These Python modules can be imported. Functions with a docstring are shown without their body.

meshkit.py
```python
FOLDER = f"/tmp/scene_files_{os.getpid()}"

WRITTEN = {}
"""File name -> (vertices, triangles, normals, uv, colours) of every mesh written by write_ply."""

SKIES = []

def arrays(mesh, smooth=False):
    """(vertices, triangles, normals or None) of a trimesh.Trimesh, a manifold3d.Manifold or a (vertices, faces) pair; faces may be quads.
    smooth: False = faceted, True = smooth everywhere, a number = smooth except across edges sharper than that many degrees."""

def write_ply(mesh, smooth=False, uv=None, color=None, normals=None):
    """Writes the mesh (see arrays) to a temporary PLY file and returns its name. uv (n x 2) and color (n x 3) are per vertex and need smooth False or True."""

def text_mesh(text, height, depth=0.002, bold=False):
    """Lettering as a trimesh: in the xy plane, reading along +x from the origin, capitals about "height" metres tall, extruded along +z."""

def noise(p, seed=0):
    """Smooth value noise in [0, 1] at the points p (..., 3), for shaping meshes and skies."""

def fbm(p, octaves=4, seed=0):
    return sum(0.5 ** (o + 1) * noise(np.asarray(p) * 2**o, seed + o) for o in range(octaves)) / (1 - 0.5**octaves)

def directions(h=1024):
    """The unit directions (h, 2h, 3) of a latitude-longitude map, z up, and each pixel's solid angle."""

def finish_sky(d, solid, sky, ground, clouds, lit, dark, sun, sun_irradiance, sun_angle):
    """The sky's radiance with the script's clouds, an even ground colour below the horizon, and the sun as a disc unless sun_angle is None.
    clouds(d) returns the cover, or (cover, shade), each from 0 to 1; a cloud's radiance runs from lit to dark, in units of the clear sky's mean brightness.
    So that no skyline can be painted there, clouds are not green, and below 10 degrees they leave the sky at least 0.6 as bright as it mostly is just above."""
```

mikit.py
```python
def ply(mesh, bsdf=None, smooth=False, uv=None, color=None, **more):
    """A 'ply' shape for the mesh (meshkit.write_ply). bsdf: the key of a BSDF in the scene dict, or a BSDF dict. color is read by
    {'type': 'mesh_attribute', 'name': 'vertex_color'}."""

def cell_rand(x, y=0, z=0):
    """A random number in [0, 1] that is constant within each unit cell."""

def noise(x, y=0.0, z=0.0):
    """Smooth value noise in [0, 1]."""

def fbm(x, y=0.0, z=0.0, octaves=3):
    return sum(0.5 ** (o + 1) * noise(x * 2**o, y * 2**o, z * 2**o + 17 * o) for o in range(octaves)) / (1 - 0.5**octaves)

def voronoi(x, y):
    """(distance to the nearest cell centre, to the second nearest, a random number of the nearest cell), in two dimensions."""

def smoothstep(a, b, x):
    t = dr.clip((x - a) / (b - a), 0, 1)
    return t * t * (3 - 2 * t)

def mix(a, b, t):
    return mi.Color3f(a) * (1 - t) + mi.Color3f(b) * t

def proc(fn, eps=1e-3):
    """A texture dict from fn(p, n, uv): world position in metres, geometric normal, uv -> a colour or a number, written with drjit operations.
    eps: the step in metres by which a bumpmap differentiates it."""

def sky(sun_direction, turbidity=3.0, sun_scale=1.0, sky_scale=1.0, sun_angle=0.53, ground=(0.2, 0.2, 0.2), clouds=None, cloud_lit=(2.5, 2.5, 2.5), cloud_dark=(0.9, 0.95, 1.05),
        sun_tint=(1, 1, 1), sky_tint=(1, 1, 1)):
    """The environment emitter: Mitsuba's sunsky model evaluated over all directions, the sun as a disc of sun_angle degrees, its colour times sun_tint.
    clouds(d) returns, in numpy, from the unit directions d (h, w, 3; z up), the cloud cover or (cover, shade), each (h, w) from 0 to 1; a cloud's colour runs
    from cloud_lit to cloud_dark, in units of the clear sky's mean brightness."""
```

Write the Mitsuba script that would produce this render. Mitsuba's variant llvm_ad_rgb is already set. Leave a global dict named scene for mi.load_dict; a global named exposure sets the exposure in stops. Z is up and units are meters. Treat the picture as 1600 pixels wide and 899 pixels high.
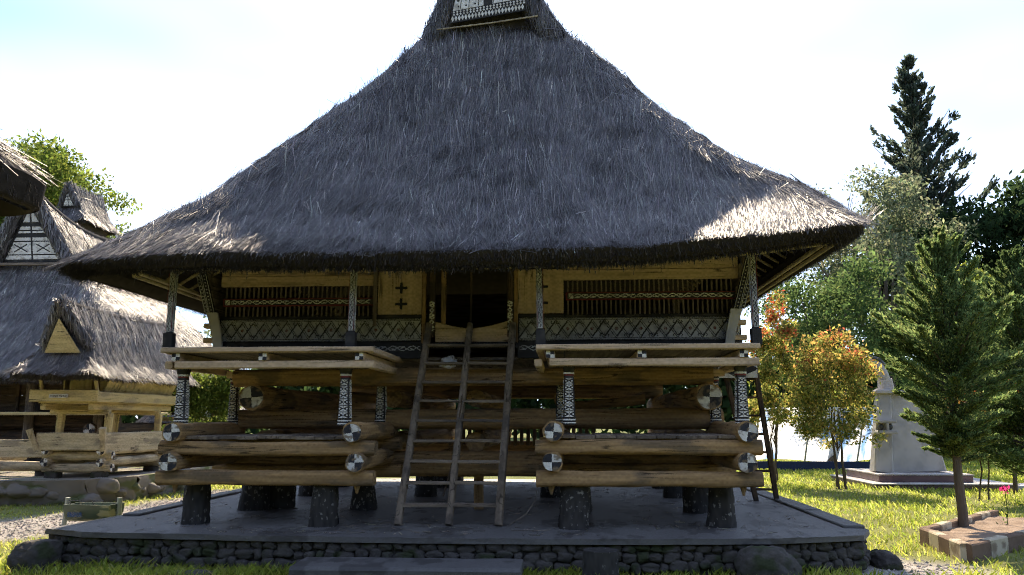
import math, numpy as np, trimesh, mitsuba as mi, drjit as dr, mikit, meshkit
from mikit import proc, noise, fbm, voronoi, smoothstep, mix, cell_rand
from shapely.geometry import LineString, Polygon, Point, MultiPolygon, box as sbox
from shapely.ops import unary_union
from shapely import affinity
T = mi.ScalarTransform4f
scene, labels = {}, {}
A = np.array

# ------------------------------------------------------------------ camera, sky, exposure
ps, th = math.radians(3.48), math.radians(8.98)
EYE = A([0, 0, 1.62])
FW = A([-math.sin(ps) * math.cos(th), math.cos(ps) * math.cos(th), math.sin(th)])
scene['camera'] = {'type': 'perspective', 'fov': 63.21, 'fov_axis': 'x', 'near_clip': 0.1, 'far_clip': 2000.0,
                   'to_world': T().look_at(origin=EYE.tolist(), target=(EYE + FW).tolist(), up=[0, 0, 1])}
SUN_EL, SUN_AZ = math.radians(45), math.radians(-2.5)
SUN = [math.sin(SUN_AZ) * math.cos(SUN_EL), math.cos(SUN_AZ) * math.cos(SUN_EL), math.sin(SUN_EL)]


def clouds(d):
    n = meshkit.fbm(d * A([2.2, 2.2, 5.0]), 4, 3)
    return np.clip(0.24 + 1.2 * (n - 0.46), 0, 0.8)


scene['sky'] = mikit.sky(SUN, turbidity=3, clouds=clouds, cloud_lit=(2.2, 2.2, 2.2), cloud_dark=(1.4, 1.45, 1.5), sky_tint=(0.94, 0.98, 1.12))
exposure = 3.1


# ------------------------------------------------------------------ materials
def rgb(c): return {'type': 'rgb', 'value': list(c)}


def mat(name, color, rough=0.85, spec=0.25, bump=None, scale=1.0):
    b = {'type': 'principled', 'base_color': color if isinstance(color, dict) else rgb(color), 'roughness': rough, 'specular': spec}
    if bump is not None:
        b = {'type': 'bumpmap', 'scale': scale, 'b': b, 't': bump}
        b = {'type': 'bumpmap', 'scale': scale, 'nested_bsdf': b['b'], 'texture': b['t']}
    scene[name] = {'type': 'twosided', 'nested': b}


VC = {'type': 'mesh_attribute', 'name': 'vertex_color'}


def grain(ax, c0, c1, c2, f=26.0, worn=0.5):
    def fn(p, n, uv):
        q = [p.x * f, p.y * f, p.z * f]
        q[ax] = q[ax] * 0.06
        g = fbm(q[0], q[1], q[2], 3)
        w = fbm(p.x * 2.3 + 5, p.y * 2.3, p.z * 5.1, 3)
        s = noise(p.x * 40, p.y * 40, p.z * 40)
        c = mix(c0, c1, smoothstep(0.3, 0.7, g))
        c = mix(c, c2, smoothstep(worn, worn + 0.16, w + 0.25 * (g - 0.5)) * 0.8)
        k = [p.x * 17 + 3, p.y * 17, p.z * 17]
        k[ax] = k[ax] * 0.045
        cr = fbm(k[0], k[1], k[2], 2)
        c = c * (1 - 0.75 * smoothstep(0.035, 0.0, dr.abs(cr - 0.5)) * smoothstep(0.45, 0.6, noise(p.x * 3, p.y * 3 + 9, p.z * 3)))
        return c * (0.82 + 0.36 * s)
    return fn


for i, a in enumerate('xyz'):
    mat('wood_log_' + a, proc(grain(i, (0.35, 0.22, 0.10), (0.24, 0.15, 0.068), (0.125, 0.09, 0.055))), 0.8)
    mat('wood_dark_' + a, proc(grain(i, (0.10, 0.066, 0.04), (0.06, 0.042, 0.028), (0.04, 0.032, 0.026))), 0.85)
    mat('wood_grey_' + a, proc(grain(i, (0.20, 0.16, 0.12), (0.125, 0.098, 0.074), (0.08, 0.066, 0.055))), 0.85)
    mat('wood_ochre_' + a, proc(grain(i, (0.52, 0.385, 0.25), (0.44, 0.32, 0.20), (0.23, 0.17, 0.115), 20, 0.56)), 0.75)
    mat('wood_tan_' + a, proc(grain(i, (0.50, 0.42, 0.28), (0.40, 0.33, 0.21), (0.24, 0.20, 0.145))), 0.8)
    mat('wood_yellow_' + a, proc(grain(i, (0.55, 0.44, 0.21), (0.46, 0.36, 0.16), (0.30, 0.24, 0.14), 20, 0.56)), 0.75)
mat('vertex_paint', VC, 0.8)
mat('vertex_rough', VC, 0.95, 0.1)
mat('straw', VC, 0.5, 0.45)
mat('leaf', VC)
scene['leaf'] = {'type': 'principledthin', 'base_color': VC, 'roughness': 0.45, 'spec_trans': 0.0, 'diff_trans': 1.4, 'eta': 1.4}
scene['leaf_soft'] = {'type': 'principledthin', 'base_color': VC, 'roughness': 0.7, 'spec_trans': 0.0, 'diff_trans': 0.6, 'eta': 1.3}
mat('black_paint', proc(lambda p, n, uv: mix((0.022, 0.021, 0.022), (0.06, 0.055, 0.05), smoothstep(0.5, 0.8, fbm(p.x * 9, p.y * 9, p.z * 9, 3)))), 0.6)
mat('white_paint', proc(lambda p, n, uv: mix((0.62, 0.60, 0.55), (0.36, 0.34, 0.30), smoothstep(0.45, 0.75, fbm(p.x * 14, p.y * 14, p.z * 14, 3)))), 0.8)
mat('ornament_grey', proc(lambda p, n, uv: mix((0.46, 0.455, 0.445), (0.28, 0.275, 0.27), smoothstep(0.4, 0.75, fbm(p.x * 11, p.y * 11, p.z * 11, 3)))), 0.85)
mat('red_paint', (0.16, 0.03, 0.025), 0.7)
mat('stump', proc(lambda p, n, uv: mix(mix((0.022, 0.021, 0.02), (0.05, 0.046, 0.042), noise(p.x * 30, p.y * 30, p.z * 9)), (0.20, 0.19, 0.17),
    smoothstep(0.68, 0.80, fbm(p.x * 34, p.y * 34, p.z * 20, 4) + 0.10 * noise(p.x * 4, p.y * 4, p.z * 4)))), 0.8,
    bump=proc(lambda p, n, uv: 0.012 * fbm(p.x * 40, p.y * 40, p.z * 12, 3)))
mat('plinth_concrete', proc(lambda p, n, uv: mix(mix((0.115, 0.11, 0.105), (0.078, 0.075, 0.073), fbm(p.x * 1.7, p.y * 1.7, p.z * 3, 4)), (0.055, 0.052, 0.05),
    smoothstep(0.56, 0.7, fbm(p.x * 4.3 + 9, p.y * 2.2, p.z * 5, 4))) * (0.85 + 0.3 * noise(p.x * 60, p.y * 60, p.z * 60))), 0.62, 0.4)
mat('stone', proc(lambda p, n, uv: mix(mix((0.045, 0.041, 0.038), (0.085, 0.077, 0.068), fbm(p.x * 6, p.y * 6, p.z * 6, 3)), (0.035, 0.042, 0.02),
    smoothstep(0.5, 0.68, fbm(p.x * 5 + 7, p.y * 5, p.z * 5, 3)))* (0.8 + 0.4 * noise(p.x * 70, p.y * 70, p.z * 70))), 0.9,
    bump=proc(lambda p, n, uv: 0.01 * fbm(p.x * 30, p.y * 30, p.z * 30, 3)))
mat('stone_pale', proc(lambda p, n, uv: mix(mix((0.15, 0.138, 0.12), (0.24, 0.22, 0.19), fbm(p.x * 4, p.y * 4, p.z * 4, 3)), (0.10, 0.115, 0.05), smoothstep(0.5, 0.68, fbm(p.x * 3 + 7, p.y * 3, p.z * 3, 3)))), 0.95,
    bump=proc(lambda p, n, uv: 0.02 * fbm(p.x * 16, p.y * 16, p.z * 16, 3)))
mat('mortar', proc(lambda p, n, uv: mix((0.040, 0.037, 0.033), (0.075, 0.07, 0.06), fbm(p.x * 12, p.y * 12, p.z * 12, 3))), 0.95)
mat('pale_concrete', proc(lambda p, n, uv: mix((0.46, 0.44, 0.42), (0.33, 0.32, 0.31), smoothstep(0.35, 0.7, fbm(p.x * 3, p.y * 3, p.z * 2, 4)))), 0.8)
mat('purple_tile', proc(lambda p, n, uv: mix((0.10, 0.055, 0.07), (0.16, 0.10, 0.11), fbm(p.x * 7, p.y * 7, p.z * 7, 3))), 0.4, 0.5)
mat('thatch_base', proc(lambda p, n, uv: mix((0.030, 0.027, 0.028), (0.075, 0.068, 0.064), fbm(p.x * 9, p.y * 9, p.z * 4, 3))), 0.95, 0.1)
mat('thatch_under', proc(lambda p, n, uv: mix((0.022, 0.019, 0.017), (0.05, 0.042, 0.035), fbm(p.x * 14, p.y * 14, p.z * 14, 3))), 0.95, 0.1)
mat('bamboo', proc(grain(1, (0.42, 0.35, 0.22), (0.30, 0.24, 0.15), (0.19, 0.15, 0.10))), 0.6)
mat('bark', proc(lambda p, n, uv: mix((0.07, 0.055, 0.04), (0.15, 0.125, 0.10), fbm(p.x * 25, p.y * 25, p.z * 5, 3))), 0.95)
mat('metal_paint', proc(lambda p, n, uv: mix(mix((0.10, 0.14, 0.11), (0.06, 0.085, 0.07), fbm(p.x * 8, p.y * 8, p.z * 8, 3)), (0.34, 0.33, 0.24),
    smoothstep(0.56, 0.66, fbm(p.x * 5 + 3, p.y * 5, p.z * 9, 3)))), 0.5, 0.5)
mat('metal_post', (0.30, 0.33, 0.30), 0.5, 0.5)
mat('dark_metal', (0.05, 0.05, 0.05), 0.5, 0.5)  # also colours the painted shade in the monument mask's eyes
mat('blue_paint', (0.05, 0.11, 0.30), 0.6)
scene['tarp'] = {'type': 'principledthin', 'base_color': VC, 'roughness': 0.4, 'diff_trans': 1.1, 'spec_trans': 0.0, 'eta': 1.4}


# ------------------------------------------------------------------ registry
def nkey(base):
    def taken(k): return k in scene or k in KEYS
    k, i = base, 0
    while taken(k):
        i += 1
        k = f'{base}_{i:03d}'
    KEYS.add(k)
    return k


KEYS = set()


def thing(name, label, cat, group=None, kind=None):
    k = nkey(name)
    labels[k] = {'label': label, 'category': cat}
    if group: labels[k]['group'] = group
    if kind: labels[k]['kind'] = kind
    return k


def part(holder, name, mesh, m, smooth=False, color=None, label=None, kind=None):
    k = nkey(holder + '__' + name)
    scene[k] = mikit.ply(mesh, m, smooth, color=color)
    d = {}
    if label: d['label'] = label
    if kind: d['kind'] = kind
    if d: labels[k] = d
    return k


def whole(name, mesh, m, label, cat=None, smooth=False, color=None, group=None, kind=None):
    k = nkey(name)
    scene[k] = mikit.ply(mesh, m, smooth, color=color)
    labels[k] = {'label': label}
    if cat: labels[k]['category'] = cat
    if group: labels[k]['group'] = group
    if kind: labels[k]['kind'] = kind
    return k


# ------------------------------------------------------------------ mesh helpers
def cat(ms): return trimesh.util.concatenate(ms)


def bx(x0, x1, y0, y1, z0, z1, c=0.006):
    """box with chamfered edges"""
    import manifold3d as m3
    c = min(c, 0.3 * min(x1 - x0, y1 - y0, z1 - z0))
    if c <= 0:
        return trimesh.creation.box(bounds=[[x0, y0, z0], [x1, y1, z1]])
    pts = []
    for sx in (0, 1):
        for sy in (0, 1):
            for sz in (0, 1):
                p = [(x0, x1)[sx], (y0, y1)[sy], (z0, z1)[sz]]
                d = [c * (1 - 2 * s) for s in (sx, sy, sz)]
                for k in range(3):
                    q = list(p)
                    for j in range(3):
                        if j != k: q[j] += d[j]
                    pts.append(q)
    return trimesh.convex.convex_hull(A(pts))


def sweep(p0, p1, prof, seg=10, amp=0.0, taper=(1, 1), seed=0, up=(0, 0, 1), bend=0.0):
    """closed bar from p0 to p1 with a 2D profile; noisy and slightly bent like hewn timber"""
    p0, p1 = A(p0, float), A(p1, float)
    prof = A(prof, float)
    n = len(prof)
    d = p1 - p0
    L = np.linalg.norm(d)
    d /= L
    u = np.cross(d, up)
    if np.linalg.norm(u) < 1e-3: u = np.cross(d, [1, 0, 0])
    u /= np.linalg.norm(u)
    w = np.cross(u, d)
    s = np.linspace(0, 1, seg + 1)
    rng = np.random.default_rng(seed + 11)
    bu, bw = rng.uniform(-1, 1, 2) * bend
    V = []
    for t in s:
        k = taper[0] * (1 - t) + taper[1] * t
        c = p0 + d * L * t + (u * bu + w * bw) * math.sin(math.pi * t)
        q = prof * k
        P = c + q[:, :1] * u + q[:, 1:] * w
        if amp:
            dirs = P - c
            r = np.linalg.norm(dirs, axis=1, keepdims=True) + 1e-9
            nn = meshkit.noise(np.c_[np.arange(n) * 0.9 + seed * 13.1, np.full(n, t * L * 3.0 + seed), np.zeros(n)], seed) - 0.5
            n2 = meshkit.noise(P * 14, seed + 3) - 0.5
            P = P + dirs / r * (amp * (1.4 * nn + 0.6 * n2))[:, None]
        V.append(P)
    V = np.vstack(V)
    F = []
    for i in range(seg):
        a = i * n
        for j in range(n):
            k = (j + 1) % n
            F += [[a + j, a + k, a + n + k], [a + j, a + n + k, a + n + j]]
    c0, c1 = len(V), len(V) + 1
    V = np.vstack([V, V[:n].mean(0), V[-n:].mean(0)])
    b = seg * n
    for j in range(n):
        k = (j + 1) % n
        F += [[c0, k, j], [c1, b + j, b + k]]
    return trimesh.Trimesh(V, F, process=False)


def circ(r, n=14, ry=None):
    a = np.arange(n) * 2 * np.pi / n
    return np.c_[np.cos(a) * r, np.sin(a) * (ry or r)]


def rrect(w, h, c=None):
    c = c if c is not None else 0.25 * min(w, h)
    a, b = w / 2, h / 2
    return A([[a - c, -b], [a, -b + c], [a, b - c], [a - c, b], [-a + c, b], [-a, b - c], [-a, -b + c], [-a + c, -b]])[::1]


def superround(w, h, n=16, e=3.0):
    a = np.arange(n) * 2 * np.pi / n + np.pi / n
    c, s = np.cos(a), np.sin(a)
    return np.c_[np.sign(c) * np.abs(c) ** (2 / e) * w / 2, np.sign(s) * np.abs(s) ** (2 / e) * h / 2]


def tube(pts, r, n=6):
    pts = A(pts, float)
    r = np.broadcast_to(r, len(pts))
    V, F = [], []
    for i, p in enumerate(pts):
        d = pts[min(i + 1, len(pts) - 1)] - pts[max(i - 1, 0)]
        d = d / (np.linalg.norm(d) + 1e-9)
        u = np.cross(d, [0.13, 0.97, 0.21] if abs(d[2]) > 0.7 else [0, 0, 1])
        u /= np.linalg.norm(u)
        w = np.cross(d, u)
        a = np.arange(n) * 2 * np.pi / n
        V.append(p + r[i] * (np.cos(a)[:, None] * u + np.sin(a)[:, None] * w))
    for i in range(len(pts) - 1):
        for j in range(n):
            k = (j + 1) % n
            F += [[i * n + j, i * n + k, i * n + n + k], [i * n + j, i * n + n + k, i * n + n + j]]
    V = np.vstack(V + [pts[:1], pts[-1:]])
    b = (len(pts) - 1) * n
    for j in range(n):
        F += [[len(V) - 2, (j + 1) % n, j], [len(V) - 1, b + j, b + (j + 1) % n]]
    return trimesh.Trimesh(V, F, process=False)


def inlay(poly, fn, depth=0.004):
    """extrude a shapely polygon by depth and carry it into space with fn(u, v, w) -> xyz"""
    ms = []
    for g in getattr(poly, 'geoms', [poly]):
        if g.is_empty or g.area < 1e-6: continue
        ms.append(trimesh.creation.extrude_polygon(g.simplify(0.0008), depth, engine='earcut'))
    m = cat(ms)
    v = m.vertices
    return trimesh.Trimesh(fn(v[:, 0], v[:, 1], v[:, 2]), m.faces, process=False)


def front_plane(x0, y, z0, lean=0.0):
    """u to the right, v up, w towards the viewer"""
    return lambda u, v, w: np.c_[x0 + u, y - w - lean * v, z0 + v]


def quads(c, u, w, taper=1.0):
    """N quads: centre c, half vectors u (long), w (wide)"""
    n = len(c)
    V = np.stack([c - u - w, c - u + w, c + u + w * taper, c + u - w * taper], 1).reshape(-1, 3)
    F = (np.arange(n)[:, None, None] * 4 + A([[0, 1, 2], [0, 2, 3]])[None]).reshape(-1, 3)
    return V, F


def rhombs(c, u, w):
    n = len(c)
    V = np.stack([c - u, c + w, c + u, c - w], 1).reshape(-1, 3)
    F = (np.arange(n)[:, None, None] * 4 + A([[0, 1, 2], [0, 2, 3]])[None]).reshape(-1, 3)
    return V, F


def unit(v): return v / (np.linalg.norm(v, axis=-1, keepdims=True) + 1e-12)


def palette(rng, n, cols, jitter=0.15):
    cols = A(cols, float)
    w = cols[:, 3] / cols[:, 3].sum()
    c = cols[rng.choice(len(cols), n, p=w), :3]
    return np.clip(c * (1 + rng.normal(0, jitter, (n, 1))) * (1 + rng.normal(0, 0.05, (n, 3))), 0.004, 0.95)


# ------------------------------------------------------------------ thatch
def loft(rings):
    """rings: K x M x 3, closed in M"""
    K, M = rings.shape[:2]
    i = np.arange(K - 1)[:, None] * M
    j = np.arange(M)[None]
    a, b = i + j, i + (j + 1) % M
    F = np.stack([np.stack([a, b, b + M], -1), np.stack([a, b + M, a + M], -1)], 2).reshape(-1, 3)
    return trimesh.Trimesh(rings.reshape(-1, 3), F, process=False)


def strands(mesh, n, rng, cols, length=(0.25, 0.7), width=(0.005, 0.010), spread=0.2, lift=(0.005, 0.05), weight=None, keep=None, wild=0.08, patch=0.7):
    """thatch stalks that lie down the slope of a mesh"""
    tri = mesh.triangles
    nor = mesh.face_normals
    area = mesh.area_faces.copy()
    if weight is not None: area = area * weight(tri.mean(1), nor)
    f = rng.choice(len(area), n, p=area / area.sum())
    a, b = rng.random(n), rng.random(n)
    fl = a + b > 1
    a[fl], b[fl] = 1 - a[fl], 1 - b[fl]
    t = tri[f]
    P = t[:, 0] + a[:, None] * (t[:, 1] - t[:, 0]) + b[:, None] * (t[:, 2] - t[:, 0])
    N = nor[f]
    D = A([[0, 0, -1.0]]) - N * (-N[:, 2:3])
    D = unit(D)
    S = np.cross(N, D)
    big = meshkit.fbm(P * 1.3, 3, 5) - 0.5
    ang = rng.normal(0, spread, n) + 0.6 * big
    wd = rng.random(n) < wild
    ang[wd] += rng.normal(0, 0.8, wd.sum())
    d = D * np.cos(ang)[:, None] + S * np.sin(ang)[:, None]
    L = rng.uniform(*length, n)
    w = rng.uniform(*width, n)
    l0 = rng.uniform(lift[0], lift[1] * 0.6, n)
    l1 = l0 + rng.uniform(0, lift[1], n)
    side = unit(np.cross(d, N) + N * rng.normal(0, 0.35, (n, 1)))
    p0 = P + N * l0[:, None] - d * (L / 2)[:, None]
    p1 = P + N * l1[:, None] + d * (L / 2)[:, None]
    if keep is not None:
        k = keep(p1)
        p0, p1, side, w, n, P = p0[k], p1[k], side[k], w[k], int(k.sum()), P[k]
    wv = side * w[:, None]
    V = np.stack([p0 - wv, p0 + wv, p1 + wv * 0.4, p1 - wv * 0.4], 1).reshape(-1, 3)
    F = (np.arange(n)[:, None, None] * 4 + A([[0, 1, 2], [0, 2, 3]])[None]).reshape(-1, 3)
    C = palette(rng, n, cols, 0.16)
    m = 1 + patch * 1.6 * (meshkit.fbm(P * A([2.0, 2.0, 1.0]), 3, 9) - 0.5) + patch * 1.3 * (meshkit.fbm(P * A([9.0, 4.0, 1.1]), 3, 19) - 0.5)
    m = np.maximum(m, 0.25)
    C = np.clip(C * m[:, None], 0.008, 0.8)
    return trimesh.Trimesh(V, F, process=False), np.repeat(C, 4, 0)


THATCH = [(0.082, 0.076, 0.078, 5), (0.112, 0.104, 0.102, 4), (0.055, 0.050, 0.054, 3.5), (0.20, 0.188, 0.178, 0.8), (0.44, 0.42, 0.385, 0.26)]


def ring(xl, xr, yf, yb, r, nf=64, ns=26, nb=16, na=9):
    r = min(r, 0.45 * (xr - xl), 0.45 * (yb - yf))
    P = []
    P += [(x, yf) for x in np.linspace(xl + r, xr - r, nf, endpoint=False)]
    P += [(xr - r + r * math.sin(a), yf + r - r * math.cos(a)) for a in np.linspace(0, np.pi / 2, na, endpoint=False)]
    P += [(xr, y) for y in np.linspace(yf + r, yb - r, ns, endpoint=False)]
    P += [(xr - r + r * math.cos(a), yb - r + r * math.sin(a)) for a in np.linspace(0, np.pi / 2, na, endpoint=False)]
    P += [(x, yb) for x in np.linspace(xr - r, xl + r, nb, endpoint=False)]
    P += [(xl + r - r * math.sin(a), yb - r + r * math.cos(a)) for a in np.linspace(0, np.pi / 2, na, endpoint=False)]
    P += [(xl, y) for y in np.linspace(yb - r, yf + r, ns, endpoint=False)]
    P += [(xl + r - r * math.cos(a), yf + r - r * math.sin(a)) for a in np.linspace(0, np.pi / 2, na, endpoint=False)]
    return A(P)


def interp_rows(tab, t):
    tab = A(tab, float)
    s = np.r_[0, np.cumsum(np.linalg.norm(np.diff(tab, axis=0), axis=1))]
    s /= s[-1]
    from scipy.interpolate import PchipInterpolator
    return PchipInterpolator(s, tab)(t)


# ================================================================== GROUND
PLAT = A([(-5.86, 9.42), (-5.3, 9.16), (-3.1, 8.98), (-1.2, 8.92), (0.8, 8.96), (2.2, 9.1), (3.2, 9.42), (3.40, 9.85), (3.42, 17.6), (-5.55, 17.6), (-5.5, 13.0)])
PLAT_P = Polygon(PLAT)
PZ = 0.40


def gravel_mask(x, y):
    """1 on the worn gravel paths"""
    n = (meshkit.fbm(np.c_[x * 0.7, y * 0.7, x * 0], 4, 21) - 0.5) * 2.2
    d1 = np.abs((x + 8.2 - 0.2 * (y - 12.0))) - 0.95
    d1 = np.maximum(d1, y - 19)
    d2 = np.hypot(x - 3.75, y - 9.6) - 0.85
    return np.clip(0.5 - (np.minimum(d1, d2 * 1.4) + n * 0.55) * 1.6, 0, 1)


def gz(x, y):
    x, y = np.broadcast_arrays(A(x, float), A(y, float))
    b = 0.05 * (meshkit.fbm(np.c_[x.ravel() * 0.5, y.ravel() * 0.5, 0 * x.ravel()], 3, 2).reshape(x.shape) - 0.5)
    return b - 0.0


def make_ground():
    xs = np.r_[np.linspace(-600, -42, 12), np.arange(-40, 40.1, 0.3), np.linspace(42, 600, 12)]
    ys = np.r_[np.linspace(-300, -6, 8), np.arange(-4, 50.1, 0.3), np.linspace(52, 900, 14)]
    X, Y = np.meshgrid(xs, ys)
    Z = gz(X, Y)
    V = np.c_[X.ravel(), Y.ravel(), Z.ravel()]
    nx, ny = len(xs), len(ys)
    i = (np.arange(ny - 1)[:, None] * nx + np.arange(nx - 1)[None]).ravel()
    F = np.vstack([np.c_[i, i + 1, i + nx + 1], np.c_[i, i + nx + 1, i + nx]])
    g = gravel_mask(V[:, 0], V[:, 1])
    rng = np.random.default_rng(5)
    soil = A([0.13, 0.14, 0.045])
    grav = A([0.27, 0.25, 0.225])
    nn = meshkit.fbm(V * A([3, 3, 0]), 3, 4)[:, None]
    C = soil * (1 - g[:, None]) + grav * g[:, None]
    C = np.clip(C * (0.7 + 0.6 * nn) * rng.uniform(0.85, 1.15, (len(V), 1)), 0.01, 0.8)
    whole('ground', trimesh.Trimesh(V, F, process=False), 'vertex_rough', 'open ground of short lawn and worn gravel', smooth=True, color=C, kind='structure')


make_ground()


def grass_patch(name, n, region, rng, h=(0.03, 0.09), w=(0.004, 0.008), cols=None, label='', keepout=(), clump=0.5):
    x0, x1, y0, y1 = region
    u = rng.random((n * 2, 2))
    x, y = x0 + (x1 - x0) * u[:, 0], y0 + (y1 - y0) * u[:, 1] ** 1.35
    den = meshkit.fbm(np.c_[x * 1.1, y * 1.1, 0 * x], 3, 31)
    k = (rng.random(len(x)) < np.clip(0.25 + 1.6 * (den - 0.3), 0.1, 1)) & (rng.random(len(x)) > gravel_mask(x, y) * 1.05)
    import shapely
    k &= ~shapely.contains_xy(PLAT_P.buffer(0.06), x, y)
    for c in keepout: k &= ~shapely.contains_xy(c, x, y)
    x, y, den = x[k][:n], y[k][:n], den[k][:n]
    m = len(x)
    s = 0.6 + 1.0 * den + 0.02 * np.maximum(y - 10, 0)
    H, W = rng.uniform(*h, m) * s, rng.uniform(*w, m) * (1 + 0.055 * np.maximum(y - 8, 0))
    a = rng.random(m) * 2 * np.pi
    lean = rng.uniform(0.1, 0.9, m)
    b = np.c_[x, y, gz(x, y) - 0.005]
    d = np.c_[np.cos(a) * lean, np.sin(a) * lean, np.ones(m)] * H[:, None]
    s2 = np.c_[-np.sin(a + 0.4), np.cos(a + 0.4), np.zeros(m)] * W[:, None]
    V = np.stack([b - s2, b + s2, b + d * 0.6 + s2 * 0.8 , b + d * A([1.25, 1.25, 0.95])], 1).reshape(-1, 3)
    F = (np.arange(m)[:, None, None] * 4 + A([[0, 1, 2], [0, 2, 3]])[None]).reshape(-1, 3)
    C = np.repeat(palette(rng, m, cols, 0.2), 4, 0)
    whole(name, trimesh.Trimesh(V, F, process=False), 'leaf_soft' if 0 else 'leaf', label, 'grass', color=C, kind='stuff')


GREEN = [(0.38, 0.44, 0.07, 4), (0.46, 0.49, 0.11, 3), (0.25, 0.33, 0.05, 3), (0.5, 0.5, 0.2, 0.8)]
rg = np.random.default_rng(77)
grass_patch('lawn_grass', 75000, (3.3, 19, 8.6, 34), rg, cols=GREEN, label='bright sunlit ground cover and grass beside the platform')
grass_patch('lawn_grass', 60000, (-19, -5.4, 8.4, 26), rg, h=(0.02, 0.07), cols=[(0.36, 0.40, 0.07, 4), (0.43, 0.43, 0.12, 3), (0.22, 0.29, 0.05, 2), (0.45, 0.42, 0.20, 1)], label='thin sunlit grass along the gravel at the far houses')
grass_patch('lawn_grass', 26000, (-6.5, 4.2, 7.7, 9.3), rg, h=(0.03, 0.15), cols=GREEN, label='strip of grass growing along the foot of the rubble stone wall')



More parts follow.
